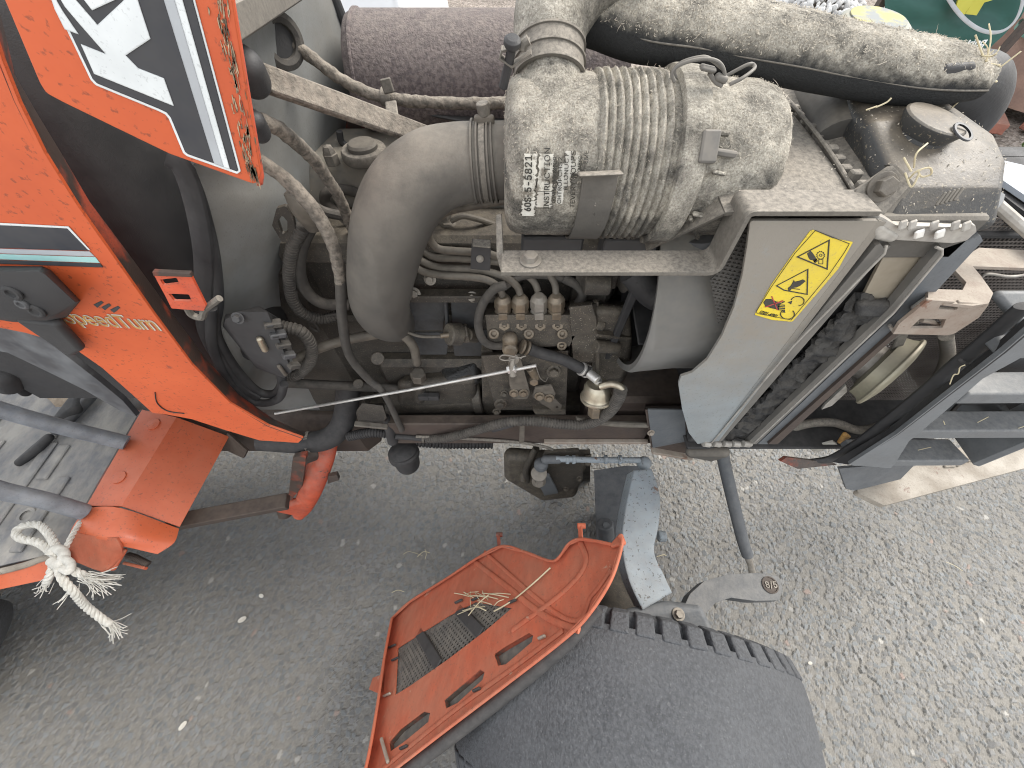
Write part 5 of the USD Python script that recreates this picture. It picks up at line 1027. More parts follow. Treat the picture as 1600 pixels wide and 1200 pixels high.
part('bracket_corner', rhull([WZ(108, 870, .455), WZ(160, 890, .45), WZ(178, 888, .45), WZ(195, 860, .462), WZ(150, 852, .47)], .004), m_panel, sb_)
part('bracket_inner', plate(np.array([WZ(222, 640, .50), WZ(135, 790, .50), WZ(135, 790, .50) - Z_ * .07, WZ(222, 640, .50) - Z_ * .07]), .004), m_orange_dirty, sb_)
part('threaded_stud', tube([WZ(200, 868, .41), WZ(212, 872, .41), WZ(232, 882, .40)], .006, 10, ribs=(.003, .2)), m_rust_dark, sb_)
part('stud_washer', bar(WZ(195, 880, .40), WZ(228, 888, .40), .012, .006), m_panel, sb_)
part('bracket_gusset', plate(np.array([WZ(355, 676, .43), WZ(386, 704, .40), WZ(380, 716, .38), WZ(345, 700, .39)]), .006), m_rust_dark, sb_)
part('step_link', bar(WZ(262, 818, .375), WZ(450, 783, .375), .035, .020, hint=Y_), m_rust_dark)
la = part('link_arm', tube([W(510, 680, .46), W(503, 715, .41), W(488, 760, .36), W(474, 790, .345), W(466, 806, .335)], [.030, .030, .028, .026, .016], 20, flat=.7, hint=Y_), m_orange_worn)
part('arm_web', plate(Ws([(458, 714, .372), (478, 712, .368), (472, 760, .352), (452, 786, .342), (430, 792, .340), (434, 784, .344), (452, 772, .352)]), .012, rnd=.003), m_orange_dirty, la)
part('arm_foot', rhull([W(432, 792, .335), W(468, 800, .335), W(480, 780, .345)], .012), m_orange_worn, la)
part('arm_pin', cyl(W(446, 806, .325), W(446, 806, .325) + np.array([0, .02, .03]), .018), m_rust_dark, la)
part('arm_stop', plate(Ws([(512, 745, .37), (526, 742, .37), (530, 750, .37), (512, 756, .37)]), .01), m_rust_dark, la)
part('arm_head', cyl(W(470, 714, .38), W(492, 706, .40), .02), m_rust_dark, la)
part('pedal_arm', tube([W(-80, 610, .40), W(0, 640, .395), W(100, 668, .388), W(198, 692, .385)], .0155, 16), m_rod)
part('pedal_arm', tube([W(-80, 740, .245), W(0, 766, .24), W(70, 782, .237), W(132, 800, .235)], .0150, 16), m_rod)
part('pedal_slot_cover', rhull([WZ(124, 618, .515), WZ(118, 640, .515), WZ(95, 656, .515)], .013), m_rubber)
part('pedal_slot_cover', rhull([WZ(146, 615, .51), WZ(110, 652, .51), WZ(90, 672, .51)], .012), m_plastic_scuffed)
part('pedal_slot_cover', rhull([WZ(76, 684, .505), WZ(60, 700, .505), WZ(32, 722, .495)], .009), m_rubber)
part('dash_fender', plate(Ws([(-150, 430, .40), (0, 488, .365), (40, 512, .36), (90, 548, .355), (150, 592, .35), (195, 622, .35), (219, 646, .35), (190, 640, .35), (130, 612, .352), (60, 585, .355), (0, 560, .36), (-150, 520, .40)]), .008, rnd=.002), m_plastic_scuffed)
part('gear_knob', rhull([W(-30, 590, .42), W(8, 588, .42), W(14, 600, .42)], .020), m_rubber)
part('lever_boot', rhull([W(30, 605, .45), W(40, 612, .45)], .010), m_rubber)
part('lever_shaft', cyl(W(26, 575, .47), W(62, 592, .47), .012), m_bright)
part('lever_shaft', cyl(W(50, 584, .465), W(90, 596, .465), .010), m_plastic)
part('front_axle_support', cbox((.16, .44, .40), (.52, .66, .60), .01), m_rust_dark)
part('timing_cover', cbox((.15, .56, .55), (.20, .74, .95), .01), m_engine)
part('sump', cbox((-.34, .48, .42), (.18, .62, .50), .01), m_engine)
part('gearbox', cbox((-1.6, .46, .28), (-.36, .64, .455), .03), m_rust_dark)

# ---- wheels
def make_wheel(c, R, w, yaw, nl, lug, name, label=None):
    Rz = trimesh.transformations.rotation_matrix(yaw, Z_, c)
    h = w / 2
    def mv(m): m.apply_transform(Rz); return m
    o = np.array([c[0], c[1] - h, c[2]])
    ty = lathe(dense([(R * .56, .02), (R * .62, .004), (R * .75, 0), (R * .86, .006), (R * .895, .012), (R * .905, .028), (R * .905, .0295), (R * .952, .0305), (R * .970, .046), (R * .984, .070), (R * .995, .105), (R, w * .5), (R * .995, w - .105), (R * .984, w - .070), (R * .970, w - .046), (R * .952, w - .0305), (R * .905, w - .0295), (R * .905, w - .028), (R * .895, w - .012), (R * .86, w - .006), (R * .75, w), (R * .62, w - .004), (R * .56, w - .02)], .008), o, Y_, 140)
    v = ty.vertices; rr = np.hypot(v[:, 0] - c[0], v[:, 2] - c[2]); k = (rr > R * .96)[:, None]; dirn = np.c_[v[:, 0] - c[0], 0 * rr, v[:, 2] - c[2]] / rr[:, None]
    ty.vertices = v + k * dirn * ((meshkit.fbm(v * 70, 3, 2) - .5) * .003)[:, None]
    W_ = part(name, mv(ty), m_tyre, smooth=40, label=label)
    for s in (-1, 1):
        for k in range(nl):
            a = 2 * np.pi * (k + (.5 if s > 0 else 0)) / nl; ca, sa_ = math.cos(a), math.sin(a)
            if s < 0 and sa_ < -.2 or (s > 0 and sa_ < -.2): continue
            d = np.array([ca, 0, sa_]); t = np.array([-sa_, 0, ca]); ya, yb = c[1] + s * (h - .036), c[1] + s * (h - .010); hw = lug * .275
            pts = [np.array([c[0], 0, c[2]]) + d * r_ + t * q * hw_ + Y_ * y_ for r_, hw_, y_ in ((R * .957, hw, ya), (R * .922, hw * .92, yb - s * .003), (R * .85, hw, yb + s * .004), (R * .89, hw * 1.05, ya)) for q in (-1, 1)]
            part('tread_lug', mv(rhull(pts, .0035, 3)), m_tyre, W_)
    rim = lathe([(0, w * .35), (R * .40, w * .35), (R * .52, w * .2), (R * .57, w * .06), (R * .59, w * .06), (R * .58, w * .5), (0, w * .5)], o, Y_, 48)
    part('rim', mv(rim), m_orange, W_); return W_
make_wheel(np.array([.214, -.086, .308]), .315, .285, math.radians(-11), 50, .039, 'front_wheel')
make_wheel(np.array([-1.60, -.02, .52]), .52, .32, 0, 26, .08, 'rear_wheel')

# ---- loose chaff lying on the tractor: fine slivers, nobody could count them
def slivers(mesh, n, L=(.002, .008), w=.00035, zmin=.05, seed=1, lift=.0006, bend=.25):
    rg = np.random.default_rng(seed); np.random.seed(seed)
    P, fi = trimesh.sample.sample_surface(mesh, n * 4, seed=seed); N = mesh.face_normals[fi]
    keep = (N[:, 2] > zmin) & (rg.random(len(P)) < np.clip(N[:, 2] + .35, .1, 1)); P, N = P[keep][:n], N[keep][:n]; m = len(P)
    r = rg.normal(size=(m, 3)); t = r - N * (r * N).sum(1, keepdims=True); t /= np.linalg.norm(t, axis=1, keepdims=True); t = t + N * rg.normal(0, bend, (m, 1)).clip(-.1, .9); t /= np.linalg.norm(t, axis=1, keepdims=True)
    s = np.cross(N, t); s /= np.linalg.norm(s, axis=1, keepdims=True); l = rg.uniform(*L, (m, 1)) * rg.uniform(.4, 1, (m, 1)); ww = w * rg.uniform(.6, 1.8, (m, 1)); O = P + N * lift
    mid = O + t * l * .5 + s * l * rg.normal(0, .08, (m, 1)) + N * ww
    V = np.stack([O - s * ww, O + s * ww, mid - s * ww, mid + s * ww, O + t * l, mid + N * ww * .8], 1).reshape(-1, 3); b = np.arange(m)[:, None] * 6
    F = np.vstack([b + q for q in ([0, 1, 5], [2, 0, 5], [1, 3, 5], [2, 5, 4], [5, 3, 4], [1, 0, 2], [1, 2, 3], [3, 2, 4])]); return trimesh.Trimesh(V, F, process=False)
chf = cat(slivers(cm, 4200, (.0012, .0050), .00022, seed=1, bend=.4), slivers(dm, 5200, (.0012, .0048), .00022, seed=2, bend=.4), slivers(cm, 130, (.006, .016), .00022, seed=21, bend=.6), slivers(dm, 160, (.006, .014), .00022, seed=22, bend=.6), slivers(tank, 420, (.0015, .005), seed=3), slivers(vc, 160, (.001, .004), seed=4),
          slivers(cbox((.205, .36, 1.08), (.335, .70, 1.092)), 260, (.001, .005), seed=5), slivers(hull(Ws([(930, 478), (978, 480), (984, 520), (984, 560), (970, 590), (934, 592)], .450).tolist() + Ws([(930, 470), (970, 470)], .58).tolist()), 220, (.0015, .005), .00025, zmin=-.6, seed=6),
          slivers(hull(Ws([(890, 480), (925, 476), (932, 500), (932, 565), (896, 565)], .443).tolist() + Ws([(890, 460), (960, 462)], .56).tolist()), 260, (.0012, .004), .00025, zmin=-.6, seed=7))
k = obj('chaff', chf, m_chaff, T, False, label='chopped dry grass stuck all over the dusty intake parts'); stage.GetPrimAtPath(k).SetCustomDataByKey('kind', 'stuff')

# ================================================================== DETACHED SIDE PANEL, leaning on the front tyre
PA, PB, PC = WZ(975, 845, .665), WZ(605, 960, .12), WZ(575, 1195, .33)
PN = unit(np.cross(PB - PA, PC - PA)); PN = PN if PN @ (CAMP - PA) > 0 else -PN
PT = plane_of([PA, PB, PC], PN)
def pp(px, py, h=0.): return WP(px, py, PA + PN * h, PN)
def pps(l, h=0.): return np.array([pp(x, y, h) for x, y in l])
pan = thing('engine_side_panel', 'detached faded orange engine side panel leaning on the front tyre, inner face up', 'engine panel')
out_px = [(612, 966), (640, 940), (700, 902), (745, 872), (784, 853), (820, 862), (858, 876), (872, 872), (888, 850), (905, 842), (930, 845), (955, 850), (968, 838), (972, 850), (955, 905), (920, 960), (884, 996), (800, 1062), (700, 1138), (600, 1215), (560, 1245), (576, 1180), (590, 1100), (600, 1030)]
mesh_hole = [(621, 1012), (700, 962), (742, 940), (800, 950), (760, 984), (700, 1030), (640, 1072), (617, 1086)]
slots = [[(772, 1022), (790, 1010), (826, 989), (833, 993), (831, 1003), (790, 1038), (778, 1040)], [(694, 1094), (720, 1072), (750, 1046), (757, 1050), (754, 1062), (715, 1098), (697, 1107)], [(608, 1160), (625, 1140), (662, 1112), (672, 1114), (669, 1128), (630, 1160), (610, 1174)]]
sheet = part('panel_sheet', plate(pps(out_px), .003, [pps(h) for h in [mesh_hole] + slots], T=PT, rnd=.0005), m_panel, pan)
def rim_(l, h, w, name, mat, th=.003): 
    a = pps(l); b = pps(l, h); part(name, grid_sheet([a + PN * .0002, b], th), mat, sheet); part('rolled_edge', tube(b, w, 8), mat, sheet)
rim_([(612, 966), (640, 940), (700, 902), (745, 872), (784, 853), (820, 862), (858, 876), (872, 872), (888, 850), (905, 842), (930, 845), (955, 850)], .010, .0022, 'panel_rim', m_panel)
rim_([(968, 838), (972, 850), (955, 905), (920, 960), (884, 996), (800, 1062), (700, 1138), (600, 1215), (560, 1245)], .012, .0026, 'panel_rim', m_panel)
rim_([(612, 966), (600, 1030), (590, 1100), (576, 1180), (560, 1245)], .018, .0030, 'panel_rim', m_panel)
for l, w, h in (([(740, 876), (790, 915), (850, 962), (905, 985)], .005, .006), ([(757, 862), (880, 965), (925, 930), (955, 890)], .0035, .004), ([(905, 842), (915, 880), (880, 925), (800, 985)], .0050, .008), ([(570, 1225), (700, 1118), (800, 1045), (880, 985)], .0042, .006)):
    part('pressed_rib', tube(pps(l, .001), w, 10, flat=.5, hint=PN), m_panel, sheet)
part('rubber_seal', tube(pps([(935, 950), (886, 1004), (800, 1078), (700, 1156), (620, 1216), (560, 1262)], -.010), [.008, .010, .010, .010, .010, .010], 12, flat=.8), m_rubber, sheet)
for px, py, hh in ((780, 850, 1), (908, 842, 0)):
    t0 = pp(px, py); up = unit(pp(px + 1, py - 26) - t0); part('hook_tab', cat(bar(t0 - up * .004, t0 + up * .022 + PN * .004, .010, .003, hint=np.cross(up, PN)), cyl(t0 + up * .024 + PN * .002 - X_ * .006, t0 + up * .024 + PN * .002 + X_ * .008, .005)), m_orange_dirty if hh else m_panel, sheet)
part('end_tab', plate(pps([(600, 1050), (580, 1058), (574, 1076), (588, 1082), (597, 1080)], .004), .004, T=PT), m_panel, sheet)
part('corner_lip', rhull(np.vstack([pps([(958, 852), (970, 838), (974, 848)], .006)]), .004), m_panel, sheet)
# mesh grille with two cross bars, fine mesh behind the slots
mh = sg.Polygon(to2(PT, pps(mesh_hole))); 
ax2 = unit(to2(PT, pps([(800, 950)]))[0] - to2(PT, pps([(640, 1072)]))[0]); ang_ = math.degrees(math.atan2(ax2[1], ax2[0]))
def perforated(poly, pitch, hw, hl, th, lift):
    c = poly.centroid; q = affinity.rotate(poly, -ang_, origin=c); x0, y0, x1, y1 = q.bounds; holes = []
    for r, y in enumerate(np.arange(y0, y1, pitch * .62)):
        for x in np.arange(x0 + (r % 2) * pitch * .5, x1, pitch):
            holes.append(affinity.rotate(sg.Polygon([(x - hl, y), (x, y - hw), (x + hl, y), (x, y + hw)]), 0))
    q = q.buffer(.004).difference(shapely.union_all(holes)); q = affinity.rotate(q, ang_, origin=c); S = np.eye(4); S[2, 3] = lift
    return poly_ext(q, th, PT @ S)
gm = obj('mesh_grille', perforated(mh, .0112, .0023, .0036, .0012, -.006), m_mesh_dark, sheet, False); stage.GetPrimAtPath(gm).SetCustomDataByKey('kind', 'stuff')
part('grille_backing', plate(pps(mesh_hole), .002, T=PT @ np.array([[1, 0, 0, 0], [0, 1, 0, 0], [0, 0, 1, -.016], [0, 0, 0, 1.]])), m_rubber, sheet)
for s_, e_ in (((716, 952), (752, 990)), ((655, 988), (686, 1040))): part('grille_bar', bar(pp(*s_, -.003), pp(*e_, -.003), .022, .006, hint=np.cross(PN, pp(*e_) - pp(*s_))), m_plastic, sheet)
for h in slots:
    part('slot_mesh', plate(pps(h, -.010), .001, buf=.003), m_mesh_dark, sheet); hq = pps(h); part('slot_wall', grid_sheet([np.vstack([hq, hq[:1]]) - PN * .001, np.vstack([hq, hq[:1]]) - PN * .010], .0012), m_orange_dirty, sheet)
for px, py in ((742, 936), (800, 940), (716, 940), (612, 1010), (617, 1030), (744, 1078), (630, 1168), (846, 996), (604, 1086)):
    part('retaining_clip', bar(pp(px - 5, py + 2, .004), pp(px + 6, py - 3, .006), .006, .004, hint=PN), m_rust if px in (846, 604) else m_rubber, sheet)
part('rusted_flake', rhull(pps([(596, 1155), (606, 1190)], .006), .003), m_rust, sheet)
# straws caught on the panel
def straw(name, pts, r, label, group=None): obj(name, tube(pts, r, 6), m_straw, smooth=True, label=label, category='straw', group=group)
straw('straw', pps([(860, 887), (835, 910), (805, 935), (785, 948), (772, 955)], .006), .0014, 'long single straw lying diagonally across the orange side panel')
rs = np.random.default_rng(8)
for k in range(16):
    c = pp(722 + 60 * rs.random(), 925 + 26 * rs.random(), .006 + .006 * rs.random()); a = rs.normal(.15, .55); L = rs.uniform(.012, .045); d = unit(pp(760, 925) - pp(700, 935)) * math.cos(a) + unit(pp(720, 960) - pp(720, 920)) * math.sin(a)
    straw('straw', np.array([c - d * L, c + PN * .003, c + d * L * .8]), rs.uniform(.0006, .0012), 'short dry straw in the tangle at the head of the panel mesh', 'straws caught on the panel mesh')
straw('straw', pps([(715, 960), (748, 946)], .006), .0008, 'thin lower straw crossing the perforated mesh of the panel')
# straws around the radiator tank
for pts, lab in (([(1428, 262, .37), (1432, 240, .37), (1449, 224, .38)], 'tall bent straw standing up beside the radiator bolt plate'),
                 ([(1412, 246, .37), (1424, 268, .36)], 'short brown straw stuck behind the radiator bolt plate'),
                 ([(1420, 280, .36), (1432, 268, .355), (1452, 262, .355), (1455, 272, .355), (1440, 276, .355), (1434, 266, .355)], 'pale looped straw curled on the radiator tank'),
                 ([(1414, 270, .36), (1424, 292, .352), (1436, 272, .352)], 'pale v shaped straw hanging over the bolt plate corner'),
                 ([(1368, 168, .44), (1385, 160, .44), (1393, 153, .44)], 'pale leaf like straw between intake duct and radiator tank'),
                 ([(1353, 172, .44), (1370, 166, .44)], 'thin straw tip beside the leaf like straw on the radiator')):
    straw('straw', Ws(pts), .0008, lab)
for k in range(14):
    c = W(1536 + rs.normal(0, 5), 100 + rs.normal(0, 13), .47); d = rs.normal(size=3) * .011; straw('straw', np.array([c - d, c + d * .2 + rs.normal(size=3) * .003, c + d]), rs.uniform(.0004, .0008), 'dry grass blade in the tuft caught at the end of the intake duct', 'dry grass tuft on the duct end')
straw('straw', Ws([(1484, 600, .298), (1490, 586, .297), (1497, 584, .297), (1500, 574, .297), (1508, 570, .297)]), .0007, 'wavy pale fibre hanging on the black nose seal')
for (px, py), a, lab in (((1470, 660), 2.4, 'crossed pale straw at the left end of the middle louvre bar'), ((1586, 668), 1.2, 'pale straw near the right end of the middle louvre bar'), ((1440, 700), .8, 'curled pale straw on the lowest louvre bar'), ((1530, 655), 1.6, 'thin straw halfway along the middle louvre bar')):
    straw('straw', np.array([W(px, py, .31) + np.array([math.cos(a), 0, math.sin(a)]) * s_ * .009 for s_ in (-1, .1, 1)]) + np.array([0, -.003, .004]), .0006, lab)

# ================================================================== ROPE
def strands(P, r, n=3, pitch=.03, name='strand', parent=None, sm=8):
    C = resample(spline(np.asarray(P, float), sm), .002)[0]; Tn = np.gradient(C, axis=0); Tn /= np.linalg.norm(Tn, axis=1, keepdims=True); x, y, _ = frame(Tn[0]); s = np.r_[0, np.cumsum(np.linalg.norm(np.diff(C, axis=0), axis=1))]; fr = []
    for i in range(len(C)):
        x = unit(x - Tn[i] * (x @ Tn[i])); fr.append((x, np.cross(Tn[i], x)))
    for k in range(n):
        Q = np.array([C[i] + r * .52 * (math.cos(2 * np.pi * (s[i] / pitch + k / n)) * fr[i][0] + math.sin(2 * np.pi * (s[i] / pitch + k / n)) * fr[i][1]) for i in range(len(C))])
        part(name, tube(Q, r * .56, 8, sm=0), m_rope, parent)
rope = thing('rope', 'frayed white rope knotted round the corner of the orange step bracket', 'rope')
RZ = .525
def R(l, dz=0.): return np.array([WZ(p[0], p[1], (p[2] if len(p) > 2 else RZ) + dz) for p in l])
strands(R([(88, 868), (60, 848), (34, 842), (25, 832), (36, 822), (60, 820), (76, 834), (86, 852), (92, 868)]), .0066, name='loop_strand', parent=rope)
strands(R([(128, 812, .50), (112, 838, .52), (100, 862, .525)]), .0045, name='tie_strand', parent=rope)
part('knot', tube(R([(78, 868), (86, 858), (98, 862), (100, 874), (90, 882), (80, 876)], .004), .0082, 12), m_rope, rope)
part('knot', tube(R([(96, 870), (110, 880), (108, 892), (98, 888)], .006), .0066, 12), m_rope, rope)
strands(R([(88, 878), (98, 905, .52), (115, 925, .50), (132, 945, .45), (150, 960, .42), (166, 972, .40)]), .0066, name='tail_strand', parent=rope)
strands(R([(84, 880), (78, 898, .52), (72, 912, .50)]), .0062, name='tail_strand', parent=rope)
strands(R([(100, 876), (116, 892, .52), (134, 900, .51)]), .0066, name='tail_strand', parent=rope)
part('end_knot', rhull(R([(164, 970, .40), (170, 974, .40)]), .0065), m_rope, rope)
fr_ = []
for (px, py, z), d2, n, L in (((138, 903, .51), (18, 6), 46, .05), ((172, 976, .395), (10, 8), 28, .035), ((70, 914, .50), (-6, 10), 14, .02), ((110, 925, .50), (-10, 16), 8, .03)):
    c = WZ(px, py, z); d = unit(WZ(px + d2[0], py + d2[1], z - .01) - c)
    for k in range(n):
        q = unit(d + rs.normal(0, .38, 3)); o = c + rs.normal(0, .004, 3); fr_.append(tube(np.array([o - d * .008, o + q * L * .4, o + q * L * rs.uniform(.6, 1) + rs.normal(0, .004, 3)]), .0007, 5, sm=4))
k = obj('frayed_fibres', cat(fr_), m_rope, rope, True); stage.GetPrimAtPath(k).SetCustomDataByKey('kind', 'stuff')

# ================================================================== FLOOR MAT
mat_ = thing('floor_mat', 'worn black rubber mat with raised ribs on the tractor footplate', 'floor mat')
mp = np.array([WZ(-480, 600, FZ + .007), WZ(60, 606, FZ + .007), WZ(140, 604, FZ + .007), WZ(219, 648, FZ + .007), WZ(120, 818, FZ + .007), WZ(96, 862, FZ + .007), WZ(0, 884, FZ + .007), WZ(-480, 985, FZ + .007)])
base_ = part('mat_base', plate(mp, .005), m_mat, mat_)
T2 = plane_of(mp, Z_); mpoly = sg.Polygon(mp[:, :2]).buffer(-.012); rgm = np.random.default_rng(4); nr = 0
for x in np.arange(-2.2, -.86, .040):
    y = .14 + rgm.uniform(0, .03)
    while y < .62:
        L = rgm.choice([.08, .15, .24]); xx = x + (y - .4) * -.05
        if mpoly.contains(sg.box(xx - .010, y, xx + .010, y + L)):
            part('mat_rib', cbox((xx - .0120, y, FZ + .0065), (xx + .0120, y + L, FZ + .0125 + rgm.uniform(-.001, .001)), .002), m_mat, base_); nr += 1
        y += L + .010
part('mat_eyelet', lathe([(.009, 0), (.017, 0), (.016, .003), (.010, .003)], WZ(42, 806, FZ + .0075), Z_, 24), m_mat, base_)

# ================================================================== LITTER ON THE TARMAC
def ground_straw(l, r, lab): straw('straw', np.array([WZ(x, y, .004 + .002 * (k_ % 2)) for k_, (x, y) in enumerate(l)]), r, lab)
ground_straw([(652, 870), (662, 862), (672, 864)], .0009, 'forked dry grass sprig on the tarmac left of the loose orange panel')
ground_straw([(664, 858), (666, 866), (664, 874)], .0008, 'upright stem of the forked grass sprig left of the loose panel')
ground_straw([(1026, 870), (1036, 867), (1041, 868)], .0012, 'short yellow straw right beside the pale axle arm')
ground_straw([(1478, 878), (1492, 884), (1504, 892)], .0008, 'thin reddish twig alone on the tarmac below the bumper')
ground_straw([(612, 926), (622, 922), (632, 925)], .0008, 'small green tinged sprig near the upper left edge of the loose panel')
ground_straw([(660, 868), (640, 862), (630, 866)], .0006, 'faint straw lying flat next to the forked grass sprig')
def flake(px, py, w, h, a, lab):
    c = WZ(px, py, .004); pts = [c + np.array([w * math.cos(t) * math.cos(a) - h * math.sin(t) * math.sin(a), w * math.cos(t) * math.sin(a) + h * math.sin(t) * math.cos(a), .002 * math.sin(3 * t)]) for t in np.linspace(0, 6.283, 9)[:-1]]
    obj('paper_flake', plate(np.array(pts), .001, T=plane_of(pts, Z_)), m_print_white, label=lab, category='flake')
flake(378, 968, .012, .007, .5, 'curled pale flake on the tarmac below the rope tail')
flake(408, 931, .008, .005, -.4, 'small white flake right of the frayed rope end')
flake(285, 1134, .011, .006, 1.0, 'white flake near the bottom edge left of the loose panel')
flake(600, 1110, .009, .004, .2, 'pale sliver beside the lower left edge of the loose panel')
flake(1266, 1036, .006, .004, .2, 'white speck on the tarmac right of the tyre shoulder')

# ================================================================== YARD BEHIND
vn = thing('white_van', 'white parked vehicle with a grey rubbing strip, behind the muffler', 'van')
vp = lambda x, y, z: np.array([x, y, z])
part('body', cat(rhull([vp(-2.6, 2.75, .35), vp(-.55, 2.75, .35), vp(-2.6, 4.2, .35), vp(-.55, 4.2, .35), vp(-2.6, 2.75, 1.25), vp(-.65, 2.75, 1.15), vp(-2.6, 4.2, 1.25), vp(-.65, 4.2, 1.15)], .06), rhull([vp(-2.6, 2.85, 1.25), vp(-1.4, 2.85, 1.25), vp(-2.6, 4.1, 1.25), vp(-1.4, 4.1, 1.25), vp(-2.6, 2.95, 1.9), vp(-1.8, 2.95, 1.9), vp(-2.6, 4.0, 1.9), vp(-1.8, 4.0, 1.9)], .05)), M('white_car_paint', (.78, .79, .80), (.74, .75, .77), 3, .25, coat=.6), vn)
part('rubbing_strip', cbox((-2.55, 2.655, .86), (-.60, 2.70, 1.02), .012), M('grey_bumper', (.12, .14, .155), (.16, .175, .19), 10, .5), vn)
for x in (-2.1, -1.0): w_ = part('wheel', lathe([(0, -.02), (.20, -.02), (.30, 0), (.33, .04), (.33, .16), (.30, .2), (0, .2)], vp(x, 2.66, .33), Y_, 40), m_tyre, vn); part('wheel_trim', lathe([(0, 0), (.19, 0), (.2, .015), (0, .02)], vp(x, 2.64, .33), -Y_ * -1, 32), m_alu, w_)
part('side_window', cbox((-2.5, 2.76, 1.32), (-1.95, 2.79, 1.75), .01), m_plastic, vn)

bn = thing('banner', 'dark green banner with a yellow emblem in a white oval ring', 'banner')
BY = 3.1; BXY = lambda x, y, dy=0.: W(x, y, BY + dy)
b_px = [(1375, -160), (1398, 20), (1420, 70), (1470, 78), (1549, 72), (1588, 20), (1612, -160)]
bg_ = [];
U, V_ = np.linspace(0, 1, 26), np.linspace(0, 1, 22)
Lp, Rp = Ws([(1385, -190), (1388, 0), (1394, 84)], BY), Ws([(1640, -190), (1600, 8), (1550, 76)], BY); Lp, Rp = spline(Lp, 12), spline(Rp, 12)
rows = []
for i in range(len(Lp)):
    row = []
    for u in U:
        p = Lp[i] * (1 - u) + Rp[i] * u; p = p + Y_ * (.02 * math.sin(9 * u + 3 * i / len(Lp)) + .03 * meshkit.noise(np.array([u * 5, i * .3, 0]))); row.append(p)
    rows.append(row)
m_ban = M('green_banner_cloth', (.018, .075, .062), (.024, .095, .078), 5, .5, bump=.004, bs=9, bevel=0)
part('cloth', grid_sheet(rows, .004), m_ban, bn, 60)
BO = -.06
c_ = BXY(1530, -55, BO)
el = [W(1466 + 0, 0, BY + BO)]
elp = [(1530 + 66 * math.cos(a) + 22 * math.sin(a), -50 + 101 * math.sin(a) * 1.0) for a in np.linspace(0, 2 * np.pi, 60)]
part('oval_ring', tube(Ws(elp, BY + BO), .009, 8, flat=.4, hint=Y_), m_grey_decal, bn)
part('emblem_letter', pplate([(1491, 18), (1508, -30), (1545, -60), (1552, -50), (1530, -10), (1506, 24)], BY + BO, .01), M('emblem_yellow', (.40, .37, .04), (.45, .42, .06), 8, .5), bn)
part('emblem_letter', pplate([(1508, 22), (1532, -14), (1548, -40), (1590, -40), (1572, -6), (1538, 4), (1526, 24)], BY + BO, .01), MATS['emblem_yellow'], bn)
o_ = W(1506, 74, BY + BO); part('lettering', text_on('king', np.linalg.norm(W(1506, 74, BY + BO) - W(1508, 66, BY + BO)) * 1.2, o_, W(1540, 70, BY + BO) - o_, Z_, .004, True, fit=np.linalg.norm(W(1536, 72, BY + BO) - o_)), m_white_paint, bn, False)
part('support_pole', bar(vp(2.15, BY + .10, 0), vp(2.25, BY + .10, 1.5), .04, .04), m_rust_dark, bn); part('support_pole', bar(vp(3.1, BY + .10, 0), vp(3.25, BY + .10, 1.5), .04, .04), m_rust_dark, bn)

# duct tank cap with yellow disc, behind the duct (an expansion bottle on the far side)
dc = W(1371, 30, .66)
ec = part('bottle_cap', lathe([(0, -.02), (.040, -.018), (.043, -.010), (.041, -.002), (.036, .001), (0, .0015)], dc, (.02, -.10, 1), 44), M('pale_green_plastic', (.20, .22, .18), (.27, .285, .24), 30, .5, dust=.4))
part('cap_disc', lathe([(0, 0), (.033, 0), (.033, .001), (0, .001)], dc + Z_ * .0016, (.02, -.10, 1), 40), M('faded_yellow_disc', (.40, .36, .11), (.25, .26, .25), 26, .6, lo=.45, hi=.55), ec)
part('bottle_neck', cyl(dc - Z_ * .09, dc - Z_ * .016, .038), m_plastic, ec)

# terracotta pots and rubble on the right
mt_ = M('weathered_terracotta', (.30, .19, .145), (.225, .145, .115), 6, .85, bump=.002, bs=60, dust=.2)
def pot(name, p, r, h, lab, tilt=(0, 0, 1)):
    t_ = thing(name, lab, 'clay pot', None)
    pth = part('pot_wall', lathe(dense([(0, 0), (r * .9, 0), (r * .95, h * .5), (r, h * .80), (r * 1.12, h * .80), (r * 1.14, h), (r * .98, h), (r * .9, h * .5), (0, h * .45)], .04), p, tilt, 48), mt_, t_); return t_
p1 = pot('clay_pot', np.array([3.95, 3.45, .06]), .42, .52, 'large weathered terracotta pot at the right edge, on bricks')
p2 = pot('clay_pot', np.array([4.4, 4.3, .0]), .45, .95, 'taller terracotta pot behind the brick supported pot')
part('green_band', lathe([(.425, 0), (.44, .0), (.44, .03), (.425, .03)], np.array([3.95, 3.45, .40]), Z_, 48), M('green_strap', (.10, .22, .17), (.08, .18, .14), 20, .5), p1)
m_brk = M('worn_brick', (.30, .11, .075), (.22, .085, .06), 10, .9, bump=.003, bs=60, dust=.3)
rb_ = np.random.default_rng(6)
BR = [(3.35, 3.35, 0, .3, 'worn red brick lying flat at the left foot of the clay pot'), (3.42, 3.12, 0, 1.1, 'pale edged red brick turned sideways in front of the clay pot'), (3.72, 3.05, 0, -.2, 'red brick under the front of the clay pot'), (3.40, 3.3, .068, .8, 'topmost brick of the small heap by the clay pot'), (3.62, 3.55, 0, 0, 'brick half hidden behind the heap by the clay pot'), (4.05, 3.1, 0, .4, 'brick at the far right under the clay pot')]
for x, y, z, a, lab in BR:
    b = cbox((-.11, -.052, 0), (.11, .052, .066), .006); b = b.subdivide().subdivide(); b.vertices += (meshkit.noise(b.vertices * 60 + x * 7)[:, None] - .5) * .006; b.apply_transform(trimesh.transformations.rotation_matrix(a, Z_)); b.apply_translation((x, y, z)); obj('brick', b, m_brk, label=lab, category='brick')
